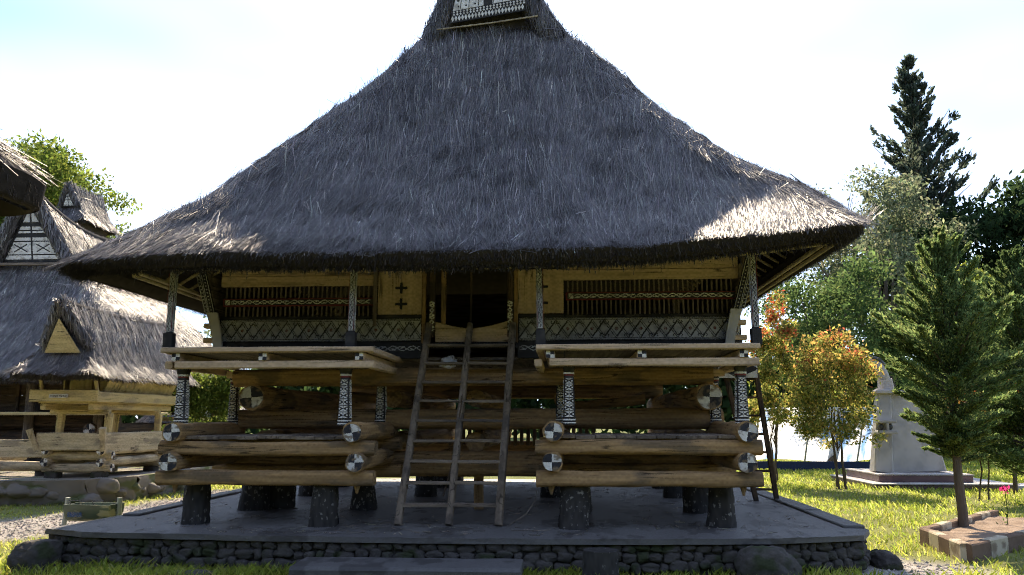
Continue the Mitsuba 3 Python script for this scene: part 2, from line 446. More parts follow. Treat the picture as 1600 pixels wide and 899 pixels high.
def gravel():
    r = np.random.default_rng(61)
    n = 60000
    x, y = r.uniform(-13, 5.2, n), r.uniform(8.4, 20, n)
    import shapely
    k = (r.random(n) < gravel_mask(x, y) ** 1.5) & ~shapely.contains_xy(PLAT_P.buffer(0.05), x, y)
    x, y = x[k][:13000], y[k][:13000]
    n = len(x)
    o = A([[1, 0, 0], [-1, 0, 0], [0, 1, 0], [0, -1, 0], [0, 0, 1], [0, 0, -1.0]])
    f = A([[0, 2, 4], [2, 1, 4], [1, 3, 4], [3, 0, 4], [2, 0, 5], [1, 2, 5], [3, 1, 5], [0, 3, 5]])
    s = r.uniform(0.008, 0.028, (n, 1, 3)) * A([1, 1, 0.6])
    V = (o[None] * r.uniform(0.6, 1.3, (n, 6, 1)) * s + np.c_[x, y, gz(x, y) + 0.004][:, None]).reshape(-1, 3)
    F = (np.arange(n)[:, None, None] * 6 + f[None]).reshape(-1, 3)
    C = palette(r, n, [(0.30, 0.28, 0.26, 4), (0.20, 0.19, 0.175, 3), (0.40, 0.37, 0.33, 2)], 0.2)
    whole('gravel', trimesh.Trimesh(V, F, process=False), 'vertex_rough', 'loose grey gravel on the worn paths', 'gravel', color=np.repeat(C, 6, 0), kind='stuff')


gravel()
# ================================================================== PLATFORM
pf = thing('stone_platform', 'raised concrete platform on a rubble stone wall under the big thatched house', 'platform')


def make_platform():
    top = trimesh.creation.extrude_polygon(PLAT_P, 0.065, engine='earcut')
    top.apply_translation([0, 0, PZ - 0.065])
    top = top.subdivide_to_size(0.16, max_iter=14)
    vv = top.vertices.copy()
    e_ = meshkit.fbm(vv * 3.1, 4, 6) - 0.5
    e2 = meshkit.noise(vv * 14, 8) - 0.5
    rim = np.array([max(0.0, 1 - PLAT_P.exterior.distance(Point(p[0], p[1])) / 0.12) for p in vv])
    vv = vv + np.c_[(0.05 * e_ + 0.012 * e2) * rim, (0.05 * e_ + 0.012 * e2) * rim, (0.014 * e_ + 0.010 * e2 - 0.008) * rim * (vv[:, 2] > PZ - 0.03)]
    top = trimesh.Trimesh(vv, top.faces, process=False)
    part(pf, 'slab', top, 'plinth_concrete', 40)
    inner = PLAT_P.buffer(-0.10)
    core = trimesh.creation.extrude_polygon(inner, PZ - 0.07 + 0.15, engine='earcut')
    core.apply_translation([0, 0, -0.15])
    part(pf, 'mortar_core', core, 'mortar')
    # kerb strip along the left and right side
    for side, xa, xb in ((0, -5.62, -5.40), (1, 3.16, 3.40)):
        y0, y1 = (10.6, 17.5) if side == 0 else (9.95, 17.5)
        for k, ya in enumerate(np.arange(y0, y1, 1.6)):
            yb = min(ya + 1.585, y1)
            part(pf, 'kerb', bx(xa, xb, ya, yb, PZ - 0.02, PZ + 0.03 + 0.008 * (k % 2), 0.012), 'plinth_concrete')
    # rubble stones
    rng = np.random.default_rng(3)
    base = trimesh.creation.icosphere(subdivisions=2)
    ring_ = LineString(list(PLAT[[10]]) + list(PLAT[:9])).parallel_offset(0.085, 'right') if False else LineString(list(PLAT[[10]]) + list(PLAT[:8]) + [(3.42, 12.5)])
    L = ring_.length
    rows = 4
    n = 0
    for r in range(rows):
        s = rng.uniform(0, 0.1)
        zc = 0.285 - r * 0.092
        while s < L and n < 298:
            w = rng.uniform(0.09, 0.23)
            p = ring_.interpolate(s + w / 2)
            q = ring_.interpolate(min(s + w / 2 + 0.02, L))
            t = A([q.x - p.x, q.y - p.y, 0.0]); t /= np.linalg.norm(t) + 1e-9
            nrm = A([t[1], -t[0], 0])
            # keep only what the camera side can show
            if p.y < 10.6 or p.x > 0:
                v = base.vertices.copy()
                v = np.sign(v) * np.abs(v) ** 0.75
                v = v * (1 + 0.55 * (meshkit.noise(v * 1.5 + rng.uniform(0, 50, 3), 2)[:, None] - 0.5))
                hz = rng.uniform(0.044, 0.064)
                a = rng.normal(0, 0.12)
                vx, vz = v[:, 0] * w * 0.49, v[:, 2] * hz
                vx, vz = vx * math.cos(a) - vz * math.sin(a), vx * math.sin(a) + vz * math.cos(a)
                c = A([p.x, p.y, zc + rng.normal(0, 0.012)]) - nrm * (0.098 - 0.02 * r)
                P = c + vx[:, None] * t + (v[:, 1:2] * 0.065) * nrm + vz[:, None] * A([0, 0, 1])
                part(pf, 'wall_stone', trimesh.Trimesh(P, base.faces, process=False), 'stone', True)
                n += 1
            s += w * 0.97


make_platform()

def floor_litter():
    r = np.random.default_rng(71)
    n = 2600
    x, y = r.uniform(-5.4, 3.2, n), 9.1 + 8 * r.random(n) ** 1.6
    import shapely
    k = shapely.contains_xy(PLAT_P.buffer(-0.1), x, y) & (meshkit.fbm(np.c_[x * 1.6, y * 1.6, 0 * x], 3, 77) > 0.47)
    x, y = x[k], y[k]
    n = len(x)
    a = r.uniform(0, 2 * np.pi, n)
    L = r.uniform(0.012, 0.07, n)[:, None]
    u = np.c_[np.cos(a), np.sin(a), r.normal(0, 0.06, n)] * L
    w = np.c_[-np.sin(a), np.cos(a), r.normal(0, 0.3, n)] * r.uniform(0.002, 0.007, (n, 1))
    V, F = quads(np.c_[x, y, np.full(n, PZ + 0.006) + np.abs(u[:, 2])], u, w, 0.5)
    whole('straw_litter', trimesh.Trimesh(V, F, process=False), 'vertex_rough', 'scraps of straw and dry leaf on the concrete floor', 'litter', color=np.repeat(palette(r, n, [(0.16, 0.13, 0.09, 3), (0.28, 0.24, 0.17, 2), (0.06, 0.05, 0.04, 3)], 0.2), 4, 0), kind='stuff')


floor_litter()
# ================================================================== THE BIG HOUSE
hs = thing('thatched_house', 'large traditional timber house on logs with a huge steep dark thatch roof', 'house')
XC = -1.24


def quad_disc(c, r, ax, flip=False, seg=9, rng=None):
    """painted log end: four hand-brushed quarters, black and white, chipped to the wood, on rough end grain"""
    rr = rng or np.random.default_rng(1)
    rot, K = rr.normal(0, 0.07), 9
    ex, ez = rr.uniform(0.92, 1.05), rr.uniform(0.92, 1.04)
    V, F, C = [], [], []
    off = rr.uniform(0, 50)
    for q in range(4):
        col = A((0.03, 0.03, 0.035) if (q + flip) % 2 else (0.60, 0.58, 0.53)) * rr.uniform(0.85, 1.1)
        a = np.linspace(q * np.pi / 2, (q + 1) * np.pi / 2, seg + 1)
        for i in range(K + 1):
            b = len(V)
            rad = r * i / K
            for t in a:
                tt = t + rot + 0.10 * (meshkit.noise(A([[rad * 40, q * 3.0 + off, round(t, 3)]]), 2)[0] - 0.5)
                V.append((rad * math.cos(tt) * ex, rad * math.sin(tt) * ez))
            if i:
                for j in range(seg):
                    F += [[b + j, b + j + 1, b + j - seg], [b + j - seg - 1, b + j, b + j - seg]]
        C.append(np.tile(col, ((K + 1) * (seg + 1), 1)))
    V, C = A(V), np.vstack(C)
    d = np.linalg.norm(V, axis=1) / r
    n = meshkit.fbm(np.c_[V * 34 / max(r, 0.05) * 0.1 + off, V[:, :1] * 0], 4, 5)
    V = V * (1 + 0.10 * (meshkit.noise(np.c_[unit(V) * 2.2 + off, V[:, :1] * 0], 4) - 0.5) * d)[:, None] if True else V
    chip = np.clip((n + 0.16 * d ** 4 - 0.60) * 9, 0, 0.9)[:, None]
    C = C * (0.78 + 0.44 * meshkit.noise(np.c_[V * 120, V[:, :1] * 0], 7))[:, None] * (1 - chip) + A([0.17, 0.125, 0.08]) * chip
    dep = 0.006 * (meshkit.fbm(np.c_[V * 45, V[:, :1] * 0 + off], 3, 9) - 0.5) * (d < 0.97)
    P = np.zeros((len(V), 3))
    if ax == 'y':
        P[:, 0], P[:, 2], P[:, 1] = V[:, 0], V[:, 1], dep
    else:
        P[:, 1], P[:, 2], P[:, 0] = V[:, 0], V[:, 1], dep
    return trimesh.Trimesh(P + A(c), F, process=False), np.clip(C, 0.01, 0.8)


def log(holder, p0, p1, r, m, seed, end=False, flip=False, name='log', ry=None, e=2.4, amp=0.02):
    k = part(holder, name, sweep(p0, p1, superround(2 * r, 2 * (ry or r), 16, e), 12, amp, seed=seed, bend=0.012), m, 40)
    if end:
        d = unit(A(p0, float) - A(p1, float))
        mesh, C = quad_disc(A(p0) + d * 0.007, r * 0.95, 'y', flip, rng=np.random.default_rng(seed))
        part(k, 'painted_end', mesh, 'vertex_paint', color=C)
    return k


def checker(holder, x, y, z, w, h, flip=False, seed=0):
    rr = np.random.default_rng(seed)
    V, F, C = [], [], []
    for i in (0, 1):
        for j in (0, 1):
            b = len(V)
            x0, z0 = x - w / 2 + i * w / 2, z - h / 2 + j * h / 2
            V += [(x0, y, z0), (x0 + w / 2, y, z0), (x0 + w / 2, y, z0 + h / 2), (x0, y, z0 + h / 2)]
            F += [[b, b + 1, b + 2], [b, b + 2, b + 3]]
            col = (0.03, 0.03, 0.035) if (i + j + flip) % 2 else (0.62, 0.60, 0.55)
            C += [A(col) * rr.uniform(0.9, 1.1)] * 4
    part(holder, 'painted_end', trimesh.Trimesh(A(V), F, process=False), 'vertex_paint', color=A(C))


def wavy(L, h, per, lw=0.006, leaf=True):
    """vine scroll"""
    x = np.linspace(0.01, L - 0.01, int(L / per * 24))
    g = [LineString(np.c_[x, 0.5 * h + 0.36 * h * np.sin(2 * np.pi * x / per)]).buffer(lw)]
    g.append(LineString(np.c_[x, 0.5 * h - 0.30 * h * np.sin(2 * np.pi * x / per + 0.5)]).buffer(lw * 0.7))
    if leaf:
        for k in range(int(L / per * 2)):
            xc = (k + 0.5) * per / 2
            s = 1 if k % 2 else -1
            g.append(affinity.rotate(affinity.scale(Point(xc, h * (0.5 + 0.16 * s)).buffer(1, 8), per * 0.13, h * 0.11), 25 * s))
    return unary_union(g).intersection(sbox(0, 0, L, h))


def lozenge_band(L, h, per=0.315):
    """grey board cut by black lines: a chain of lozenges, knots and centre flowers"""
    n = max(1, round(L / per))
    per = L / n
    b = 0.018
    lines = []
    lo, hi = b + 0.022, h - b - 0.022
    for sgn in (0, 1):
        for off in (-0.014, 0.014):
            pts = []
            for k in range(2 * n + 1):
                x = k * per / 2
                up = (k % 2) ^ sgn
                pts.append((x + off * 0.3, (hi if up else lo) + off * (1 if up else -1) * 0.0 + off))
            lines.append(LineString(pts).buffer(0.0052))
    for k in range(n):
        for x, col in (((k + 0.5) * per, 0), (k * per + 0.0, 0)):
            c = Point(x, h / 2)
        x = (k + 0.5) * per if True else 0
        for yy, s in ((hi - 0.028, 1), (lo + 0.028, -1)):
            xk = (k + 1.0) * per - per / 2
            for dx in (-1, 1):
                a = np.linspace(0, np.pi * 1.3, 10)
                lines.append(LineString(np.c_[xk + dx * (0.035 - 0.024 * np.cos(a)), yy + s * (0.006 - 0.020 * np.sin(a))]).buffer(0.0058))
            lines.append(LineString([(xk, yy - 0.03 * s), (xk + 0.012, yy + 0.02 * s)]).buffer(0.0032))
        xf = k * per
        for ang in range(4):
            a = ang * np.pi / 2 + np.pi / 4
            for kx in (0.0,):
                lines.append(Point(xf + 0.017 * math.cos(a), h / 2 + 0.017 * math.sin(a)).buffer(0.0065))
                lines.append(Point(xf + 0.022 * math.cos(a + 0.785), h / 2 + 0.022 * math.sin(a + 0.785)).buffer(0.005))
    for yy in (lo - 0.014, hi + 0.014, 0.006, h - 0.006):
        lines.append(LineString([(0, yy), (L, yy)]).buffer(0.0045))
    for x in np.arange(0.01, L, 0.022):
        lines.append(LineString([(x, h - 0.017), (x + 0.011, h - 0.009)]).buffer(0.0022))
    return sbox(0, 0, L, h).difference(unary_union(lines))


def post_pattern(h, w0, w1):
    """zigzag and dots for a tapering carved post: list of white shapes"""
    g = []
    n = max(3, int(h / 0.075))
    s = h / n
    for k in range(n):
        z = k * s
        w = (w0 + (w1 - w0) * (k + 0.5) / n) * 0.40
        g.append(Polygon([(-w, z + 0.006), (w, z + 0.006), (0, z + s * 0.46)]))
        g.append(Polygon([(-w, z + s - 0.006), (w, z + s - 0.006), (0, z + s * 0.56)]))
        for sx in (-1, 1):
            g.append(Point(sx * w * 0.78, z + s * 0.5).buffer(0.010, 4))
    return unary_union([a.buffer(0) for a in g]).difference(unary_union([Point(0, (k + 0.5 + d) * s).buffer(0.007, 4) for k in range(n) for d in (-0.28, 0.28)]))


def carved_post(holder, x, y, z0, z1, w0, w1, seed=0):
    foot, cap = 0.10, 0.07
    k = part(holder, 'carved_post', sweep((x, y, z0), (x, y, z1), superround(w0, w0, 12, 3.2), 6, 0.004, (1, w1 / w0), seed), 'black_paint', 40)
    for zz, hh, ww in ((z0 + 0.015, 0.014, w0 * 1.06), (z0 + 0.048, 0.016, w0 * 1.05), (z1 - 0.085, 0.022, w1 * 1.22)):
        part(k, 'white_band', sweep((x, y, zz), (x, y, zz + hh), superround(ww, ww, 12, 3.2), 1), 'white_paint', 40)
    part(k, 'capital', sweep((x, y, z1 - 0.06), (x, y, z1), superround(w1 * 1.3, w1 * 1.3, 10, 5), 1, taper=(0.9, 1.05)), 'black_paint')
    part(k, 'neck_ring', sweep((x, y, z1 - 0.105), (x, y, z1 - 0.088), superround(w1 * 1.1, w1 * 1.1, 12, 3.2), 1), 'red_paint', 40)
    h = (z1 - 0.125) - (z0 + 0.08)
    pat = post_pattern(h, w0, w1)
    za = z0 + 0.08
    H = z1 - z0

    def hw(v): return 0.5 * (w0 + (w1 - w0) * (v + 0.08) / H)
    ms = [inlay(pat, lambda u, v, w: np.c_[x + u, y - hw(v) * 0.985 - w, za + v], 0.006)]
    sg = 1 if x < 0 else -1
    ms.append(inlay(pat, lambda u, v, w: np.c_[x + sg * (hw(v) * 0.985 + w), y + sg * u, za + v], 0.006))
    part(k, 'carving', cat(ms), 'white_paint')
    return k


def cribs():
    sd = 100
    for s in (-1, 1):
        dz = 0.0 if s < 0 else 0.012
        xo, xi = XC + s * 3.44, XC + s * 0.93
        xa, xb = min(xo, xi), max(xo, xi)
        # the lengthwise logs, front and back row, two courses
        for y, nm in ((9.63, 'f'), (11.2, 'b')):
            for z, hh in ((0.945, 0.086), (1.288, 0.084)):
                sd += 1
                log(hs, (xa - 0.01 * (sd % 3), y, z + dz), (xb + 0.008 * (sd % 4), y, z + dz), 0.10, 'wood_log_x', sd, ry=hh, e=3.2)
        # cross logs with painted ends
        for xx in (XC + s * 3.25, XC + s * 1.15 - 0.02 * s):
            for z, r in ((1.135, 0.108), (1.468, 0.112)):
                sd += 1
                log(hs, (xx + 0.02 * (sd % 3 - 1), 9.44, z + dz), (xx, 11.42, z + dz), r, 'wood_log_y', sd, True, flip=False)
        for xx in (xa + 0.17, xb - 0.2):
            sd += 1
            part(hs, 'peg', sweep((xx, 9.66, 0.87), (xx, 9.66, 0.775), circ(0.04, 8), 3, 0.004, (1, 0.3), sd), 'wood_log_z', 40)
        # the plank floor of the gallery
        n = 9
        e = np.linspace(xa + 0.22, xb - 0.24, n + 1)
        rr = np.random.default_rng(40 + s)
        for i in range(n):
            z = 1.385 + dz + rr.uniform(-0.004, 0.006)
            part(hs, 'floor_plank', bx(e[i] + 0.003, e[i + 1] - 0.003, 9.60 + rr.uniform(-0.03, 0.02), 11.1, z, z + 0.04, 0.005), 'wood_grey_y')
        # turned and carved short posts
        for xx, y in ((XC + s * 3.27, 9.7), (XC + s * 1.13 + s * 0.18, 9.7), (XC + s * 3.235, 11.2), (XC + s * 1.21, 11.2)):
            carved_post(hs, xx, y, 1.545 + dz, 2.205 + dz, 0.148 if y < 10 else 0.15, 0.105, sd)
            sd += 1
        # the upper gallery's beams
        part(hs, 'edge_board', sweep((xa + 0.01, 9.47, 2.415 + dz), (xb, 9.47, 2.415 + dz), rrect(0.12, 0.062, 0.01), 10, 0.008, seed=sd), 'wood_ochre_x')
        part(hs, 'edge_beam', sweep((xa + 0.16, 9.53, 2.245 + dz), (xb - 0.0, 9.53, 2.245 + dz), rrect(0.11, 0.085, 0.012), 10, 0.008, seed=sd + 1), 'wood_ochre_x')
        part(hs, 'edge_beam', sweep((xa + 0.16, 11.05, 2.21 + dz), (xb - 0.1, 11.05, 2.21 + dz), rrect(0.11, 0.095, 0.012), 10, 0.008, seed=sd + 2), 'wood_ochre_x')
        for xx in (xa + 0.17, (xa + xb) / 2 - 0.05, xb - 0.17):
            k = part(hs, 'joist', sweep((xx, 9.475, 2.335 + dz), (xx, 11.3, 2.335 + dz), rrect(0.10, 0.088, 0.008), 4, 0.006, seed=sd + 5), 'wood_ochre_y')
            checker(k, xx, 9.468, 2.335 + dz, 0.095, 0.082, s > 0 and xx < 1, sd)
            sd += 1
        # side beams running back
        for xx in (xa + 0.05, xb - 0.05):
            part(hs, 'side_beam', sweep((xx, 9.55, 2.41 + dz), (xx, 11.3, 2.41 + dz), rrect(0.09, 0.07, 0.012), 5, 0.006, seed=sd + 7), 'wood_ochre_y')
            part(hs, 'side_beam', sweep((xx - 0.02, 9.6, 2.25 + dz), (xx - 0.02, 11.3, 2.25 + dz), rrect(0.09, 0.085, 0.012), 5, 0.006, seed=sd + 8), 'wood_ochre_y')
        e = np.linspace(xa + 0.1, xb - 0.1, 11)
        for i in range(10):
            part(hs, 'gallery_board', bx(e[i] + 0.003, e[i + 1] - 0.003, 9.54, 11.08, 2.385 + dz, 2.405 + dz, 0.003), 'wood_grey_y')
        # slender carved posts up to the eave
        for xx in (XC + s * 3.455, XC + s * (1.25 if s < 0 else 0.985)):
            x0, y = xx, 9.66
            z0, z1 = 2.447 + dz, 3.46 + 0.12 * (s > 0)
            lean = 0.012 * -s
            k = part(hs, 'slender_post', sweep((x0, y, z0), (x0 + lean, y, z1), rrect(0.07, 0.07, 0.008), 4, 0.002, seed=sd), 'black_paint')
            part(k, 'post_foot', bx(x0 - 0.056, x0 + 0.056, y - 0.056, y + 0.056, z0, z0 + 0.19, 0.006), 'black_paint')
            h = z1 - z0 - 0.24
            pat = unary_union([wavy(h, 0.056, 0.12, 0.0042), sbox(0, 0.0, h, 0.004), sbox(0, 0.052, h, 0.056), sbox(-0.006, 0, 0.004, 0.056)])
            za = z0 + 0.21
            f1 = inlay(pat, lambda u, v, w: np.c_[x0 + lean * u / 0.9 + v - 0.028, y - 0.035 - w, za + u], 0.005)
            f2 = inlay(pat, lambda u, v, w: np.c_[x0 + lean * u / 0.9 - s * (0.035 + w), y + v - 0.028, za + u], 0.005)
            part(k, 'carving', cat([f1, f2]), 'ornament_grey')
            for sx in (-1, 1):
                part(k, 'red_edge', bx(x0 - 0.0345 + (0.065 if sx > 0 else 0), x0 - 0.0305 + (0.065 if sx > 0 else 0), y - 0.039, y - 0.0355, za, za + h, 0), 'red_paint')
            sd += 1


cribs()


def stump(holder, x, y, r0, r1, z1, seed, name='stump'):
    part(holder, name, sweep((x, y, PZ - 0.02), (x + 0.01, y, z1), superround(2 * r0, 2 * r0, 18, 2.6), 9, 0.03, (1, r1 / r0), seed), 'stump', 40)


def house_base():
    sd = 300
    for i, (x, y, r0, r1) in enumerate([(-4.37, 9.93, 0.15, 0.125), (-2.78, 9.8, 0.16, 0.14), (0.11, 9.78, 0.18, 0.165), (1.8, 10.0, 0.165, 0.14),
                                        (-4.24, 11.5, 0.21, 0.17), (-3.95, 11.75, 0.19, 0.16), (-2.75, 11.6, 0.18, 0.13), (0.2, 11.6, 0.18, 0.16), (1.76, 11.5, 0.19, 0.17)]):
        stump(hs, x, y, r0, r1, 0.865 if i != 3 else 0.88, 50 + i)
    for y in (13.6, 15.4, 17.1):
        for x in (-4.1, -2.2, -0.2, 1.75):
            stump(hs, x, y, 0.18, 0.16, 0.87, int(70 + y * 3 + x))
    # the body's own log frame
    for y in (11.05, 17.1):
        if y < 12:
            log(hs, (-4.45, y + 0.3, 1.03), (2.0, y + 0.3, 1.03), 0.16, 'wood_log_x', 301, ry=0.165)
            log(hs, (-4.42, y + 0.02, 2.17), (1.95, y + 0.02, 2.17), 0.12, 'wood_log_x', 303, ry=0.115, e=3)
            log(hs, (-4.4, y + 0.25, 1.62), (2.1, y + 0.25, 1.62), 0.14, 'wood_log_x', 302, ry=0.135)
        else:
            for z in (1.05, 1.62, 2.17):
                log(hs, (-4.5, y, z), (2.0, y, z), 0.15, 'wood_log_x', int(310 + z * 10), ry=0.14)
    for j, (x, z, r) in enumerate([(-4.02, 1.895, 0.16), (1.83, 1.895, 0.16), (-4.02, 1.32, 0.16), (1.83, 1.32, 0.16)]):
        log(hs, (x, 10.62 if j < 2 else 11.3, z), (x + 0.05, 17.5, z), r, 'wood_log_y', 320 + j, j < 2, flip=(j == 0 or j == 1) and j == 0)
    for j, x in enumerate((-2.35, -1.2, 0.0)):
        log(hs, (x, 11.5, 1.32), (x, 17.4, 1.32), 0.13, 'wood_log_y', 330 + j)
        log(hs, (x, 11.5, 1.9), (x, 17.4, 1.9), 0.12, 'wood_log_y', 335 + j)
    # a tapering cross timber that leaves a slit of daylight
    log(hs, (-3.4, 12.6, 1.98), (-2.0, 12.6, 1.82), 0.07, 'wood_log_x', 341, name='brace')
    log(hs, (-0.1, 12.4, 1.80), (1.2, 12.4, 1.9), 0.07, 'wood_log_x', 342, name='brace')
    part(hs, 'prop', sweep((-1.17, 11.72, PZ), (-1.17, 11.72, 1.5), rrect(0.17, 0.12, 0.02), 4, 0.01, seed=5), 'wood_log_z')
    for i, x in enumerate(np.arange(-2.3, 0.6, 0.13)):
        part(hs, 'paling', bx(x, x + 0.075, 16.86, 16.88, 1.1, 1.66, 0.003), 'wood_grey_z')
    # floor of the house
    e = np.arange(-4.75, 2.3, 0.32)
    for i in range(len(e) - 1):
        part(hs, 'house_floor_board', bx(e[i] + 0.002, e[i + 1] - 0.002, 11.12, 17.4, 2.40, 2.44, 0.003), 'wood_grey_y')
    # bundle of cloth lying on the frame


house_base()


# ---- the front wall
def front_wall():
    WY = 11.10
    xl, xr = -4.70, 2.36
    wl = part(hs, 'front_wall', cat([bx(xl, -1.80, WY + 0.03, WY + 0.09, 2.42, 3.02, 0), bx(-0.60, xr, WY + 0.03, WY + 0.09, 2.42, 3.02, 0)]), 'black_paint')
    # black sill strips
    for xa, xb in ((xl, -1.88), (-0.6, xr)):
        part(wl, 'base_strip', bx(xa, xb, WY - 0.03, WY + 0.03, 2.42, 2.645, 0.004), 'black_paint')
        part(wl, 'scroll_carving', inlay(wavy(xb - xa - 0.04, 0.085, 0.26, 0.006), front_plane(xa + 0.02, WY - 0.03, 2.515), 0.004), 'ornament_grey')
        L = xb - xa - 0.05
        part(wl, 'ornament_board', bx(xa + 0.01, xb - 0.01, WY - 0.012, WY + 0.03, 2.65, 2.965, 0.003), 'black_paint')
        part(wl, 'lozenge_carving', inlay(lozenge_band(L, 0.30), front_plane(xa + 0.025, WY - 0.012, 2.66), 0.005), 'ornament_grey')
        n = max(1, round(L / 0.315))
        per = L / n
        for k in range(1, n):
            part(wl, 'flower_carving', inlay(affinity.rotate(sbox(-0.013, -0.013, 0.013, 0.013), 45).difference(Point(0, 0).buffer(0.005)), front_plane(xa + 0.025 + k * per, WY - 0.0175, 2.81), 0.003), 'red_paint')
    # lattice bays
    for xa, xb, zt in ((-4.66, -2.55, 3.42), (0.05, 2.32, 3.47)):
        part(wl, 'top_plank', sweep((xa - 0.04, WY + 0.02, zt + 0.075), (xb + 0.03, WY + 0.02, zt + 0.075), rrect(0.05, 0.14, 0.006), 12, 0.006, seed=7), 'wood_ochre_x')
        part(wl, 'top_plank', sweep((xa - 0.04, WY + 0.025, zt + 0.25), (xb + 0.03, WY + 0.025, zt + 0.25), rrect(0.045, 0.20, 0.006), 12, 0.006, seed=8), 'wood_ochre_x')
        rr = np.random.default_rng(int(abs(xa) * 10))
        zm = 3.2 if xa < -1 else 3.25
        n = int((xb - xa) / 0.064)
        for i in range(n):
            x = xa + 0.03 + i * 0.064
            h = 0.5 * rr.normal(0, 0.006)
            for z0, z1 in ((2.99, zm - 0.035), (zm + 0.035, zt + 0.01)):
                part(wl, 'lattice_bar', sweep((x + h, WY + 0.035, z0), (x, WY + 0.035, z1), circ(0.013, 6), 1), 'wood_grey_z', 60)
        # carved middle rail
        part(wl, 'rail', bx(xa, xb, WY - 0.015, WY + 0.03, zm - 0.052, zm + 0.052, 0.004), 'red_paint')
        part(wl, 'rail_face', bx(xa + 0.02, xb - 0.02, WY - 0.021, WY - 0.0152, zm - 0.038, zm + 0.038, 0), 'black_paint')
        part(wl, 'rail_carving', inlay(unary_union([wavy(xb - xa - 0.16, 0.07, 0.21, 0.0055), sbox(-0.07, 0, -0.01, 0.07).difference(LineString([(-0.06, 0.01), (-0.02, 0.06)]).buffer(0.005))]), front_plane(xa + 0.11, WY - 0.021, zm - 0.035), 0.005), 'white_paint')
        part(wl, 'bottom_rail', bx(xa, xb, WY - 0.005, WY + 0.05, 2.967, 3.0, 0.004), 'black_paint')
    # plain yellow shutters beside the door, each with two crossed lashings
    for xa, xb, s in ((-2.50, -1.90, -1), (-0.60, 0.02, 1)):
        xm = (xa + xb) / 2 + 0.02
        for a, b in ((xa, xm - 0.003), (xm + 0.003, xb)):
            part(wl, 'shutter_panel', sweep(((a), WY + 0.0, 3.32), ((b), WY + 0.0, 3.32), rrect(0.05, 0.60, 0.004), 3, 0.003, seed=int(a * 10 + 80)), 'wood_ochre_z')
        part(wl, 'shutter_sill', bx(xa, xb, WY - 0.02, WY + 0.03, 2.967, 3.015, 0.004), 'black_paint')
        for z in (3.16, 3.38):
            cr = unary_union([sbox(-0.075, -0.011, 0.075, 0.011), sbox(-0.012, -0.07, 0.012, 0.07)]).buffer(0.006)
            part(wl, 'lashing', inlay(cr, front_plane(xm, WY - 0.026, z), 0.012), 'black_paint')
    for x in (-2.53,):
        part(wl, 'bamboo_pole', tube([(x, WY - 0.06, 2.86), (x - 0.005, WY - 0.06, 3.25), (x, WY - 0.06, 3.7)], 0.028, 10), 'wood_grey_z', 60)
    # doorway
    for x, m, w in ((-1.865, 'wood_log_z', 0.05), (-1.60, 'wood_log_z', 0.06), (-0.62, 'wood_log_z', 0.055)):
        part(wl, 'door_jamb', bx(x - w / 2, x + w / 2, WY - 0.06, WY + 0.02, 2.62 if x < -1.7 or x > -1 else 2.86, 3.8, 0.006), m)
    for x, s in ((-1.745, -1), (-0.695, 1)):
        k = part(wl, 'carved_jamb', sweep((x, WY - 0.07, 2.70), (x, WY - 0.07, 3.8), superround(0.085, 0.085, 10, 2.2), 3), 'wood_dark_z', 40)
        g = []
        for i, z in enumerate((0.02, 0.10, 0.18, 0.26, 0.34)):
            if i % 2:
                g.append(Polygon([(-0.034, z), (0, z + 0.04), (0.034, z), (0, z - 0.04)]).difference(Polygon([(-0.015, z), (0, z + 0.018), (0.015, z), (0, z - 0.018)])))
            else:
                g += [LineString(np.c_[0.028 * np.sin(np.linspace(-3.6, 3.6, 15)), z + np.linspace(-0.034, 0.034, 15)]).buffer(0.009), Point(-0.024, z + 0.02).buffer(0.01, 4), Point(0.024, z - 0.02).buffer(0.01, 4)]
        part(k, 'carving', inlay(unary_union(g), front_plane(x, WY - 0.105, 2.80), 0.012), 'white_paint')
    # curved door sill in two halves
    for xa, xb in ((-1.70, -1.245), (-1.205, -0.66)):
        xs = np.linspace(xa, xb, 12)
        mid = -1.22
        top = 2.815 + 0.10 * np.abs((xs - mid) / 0.5) ** 1.6
        pol = Polygon(list(zip(xs - xa, 0 * xs)) + list(zip((xs - xa)[::-1], (top - 2.635)[::-1])))
        part(wl, 'door_sill', inlay(pol, front_plane(xa, WY - 0.035, 2.635), 0.05), 'wood_ochre_x')
    part(wl, 'sill_beam', bx(-1.78, -0.6, WY - 0.09, WY + 0.0, 2.55, 2.632, 0.008), 'black_paint')
    part(wl, 'door_pole', tube([(-1.222, WY - 0.10, 2.70), (-1.215, WY - 0.1, 3.7)], 0.016, 8), 'wood_dark_z', 60)
    # end boards of the flaring side walls
    for s in (-1, 1):
        X = (lambda v: XC + s * v)
        grey = [(3.46, 2.45), (3.50, 2.75), (3.60, 3.05), (3.45, 3.05), (3.38, 2.75), (3.34, 2.45)]
        pg = Polygon([(a - 3.3, b - 2.45) for a, b in grey])
        part(wl, 'end_board', inlay(pg, lambda u, v, w: np.c_[X(3.3 + u), WY - 0.08 - w, 2.45 + v], 0.05), 'pale_concrete')
        for z in (2.68, 2.88):
            part(wl, 'tenon', bx(min(X(3.45), X(3.66)), max(X(3.45), X(3.66)), WY - 0.05, WY + 0.05, z - 0.035, z + 0.035, 0.01), 'wood_ochre_x')
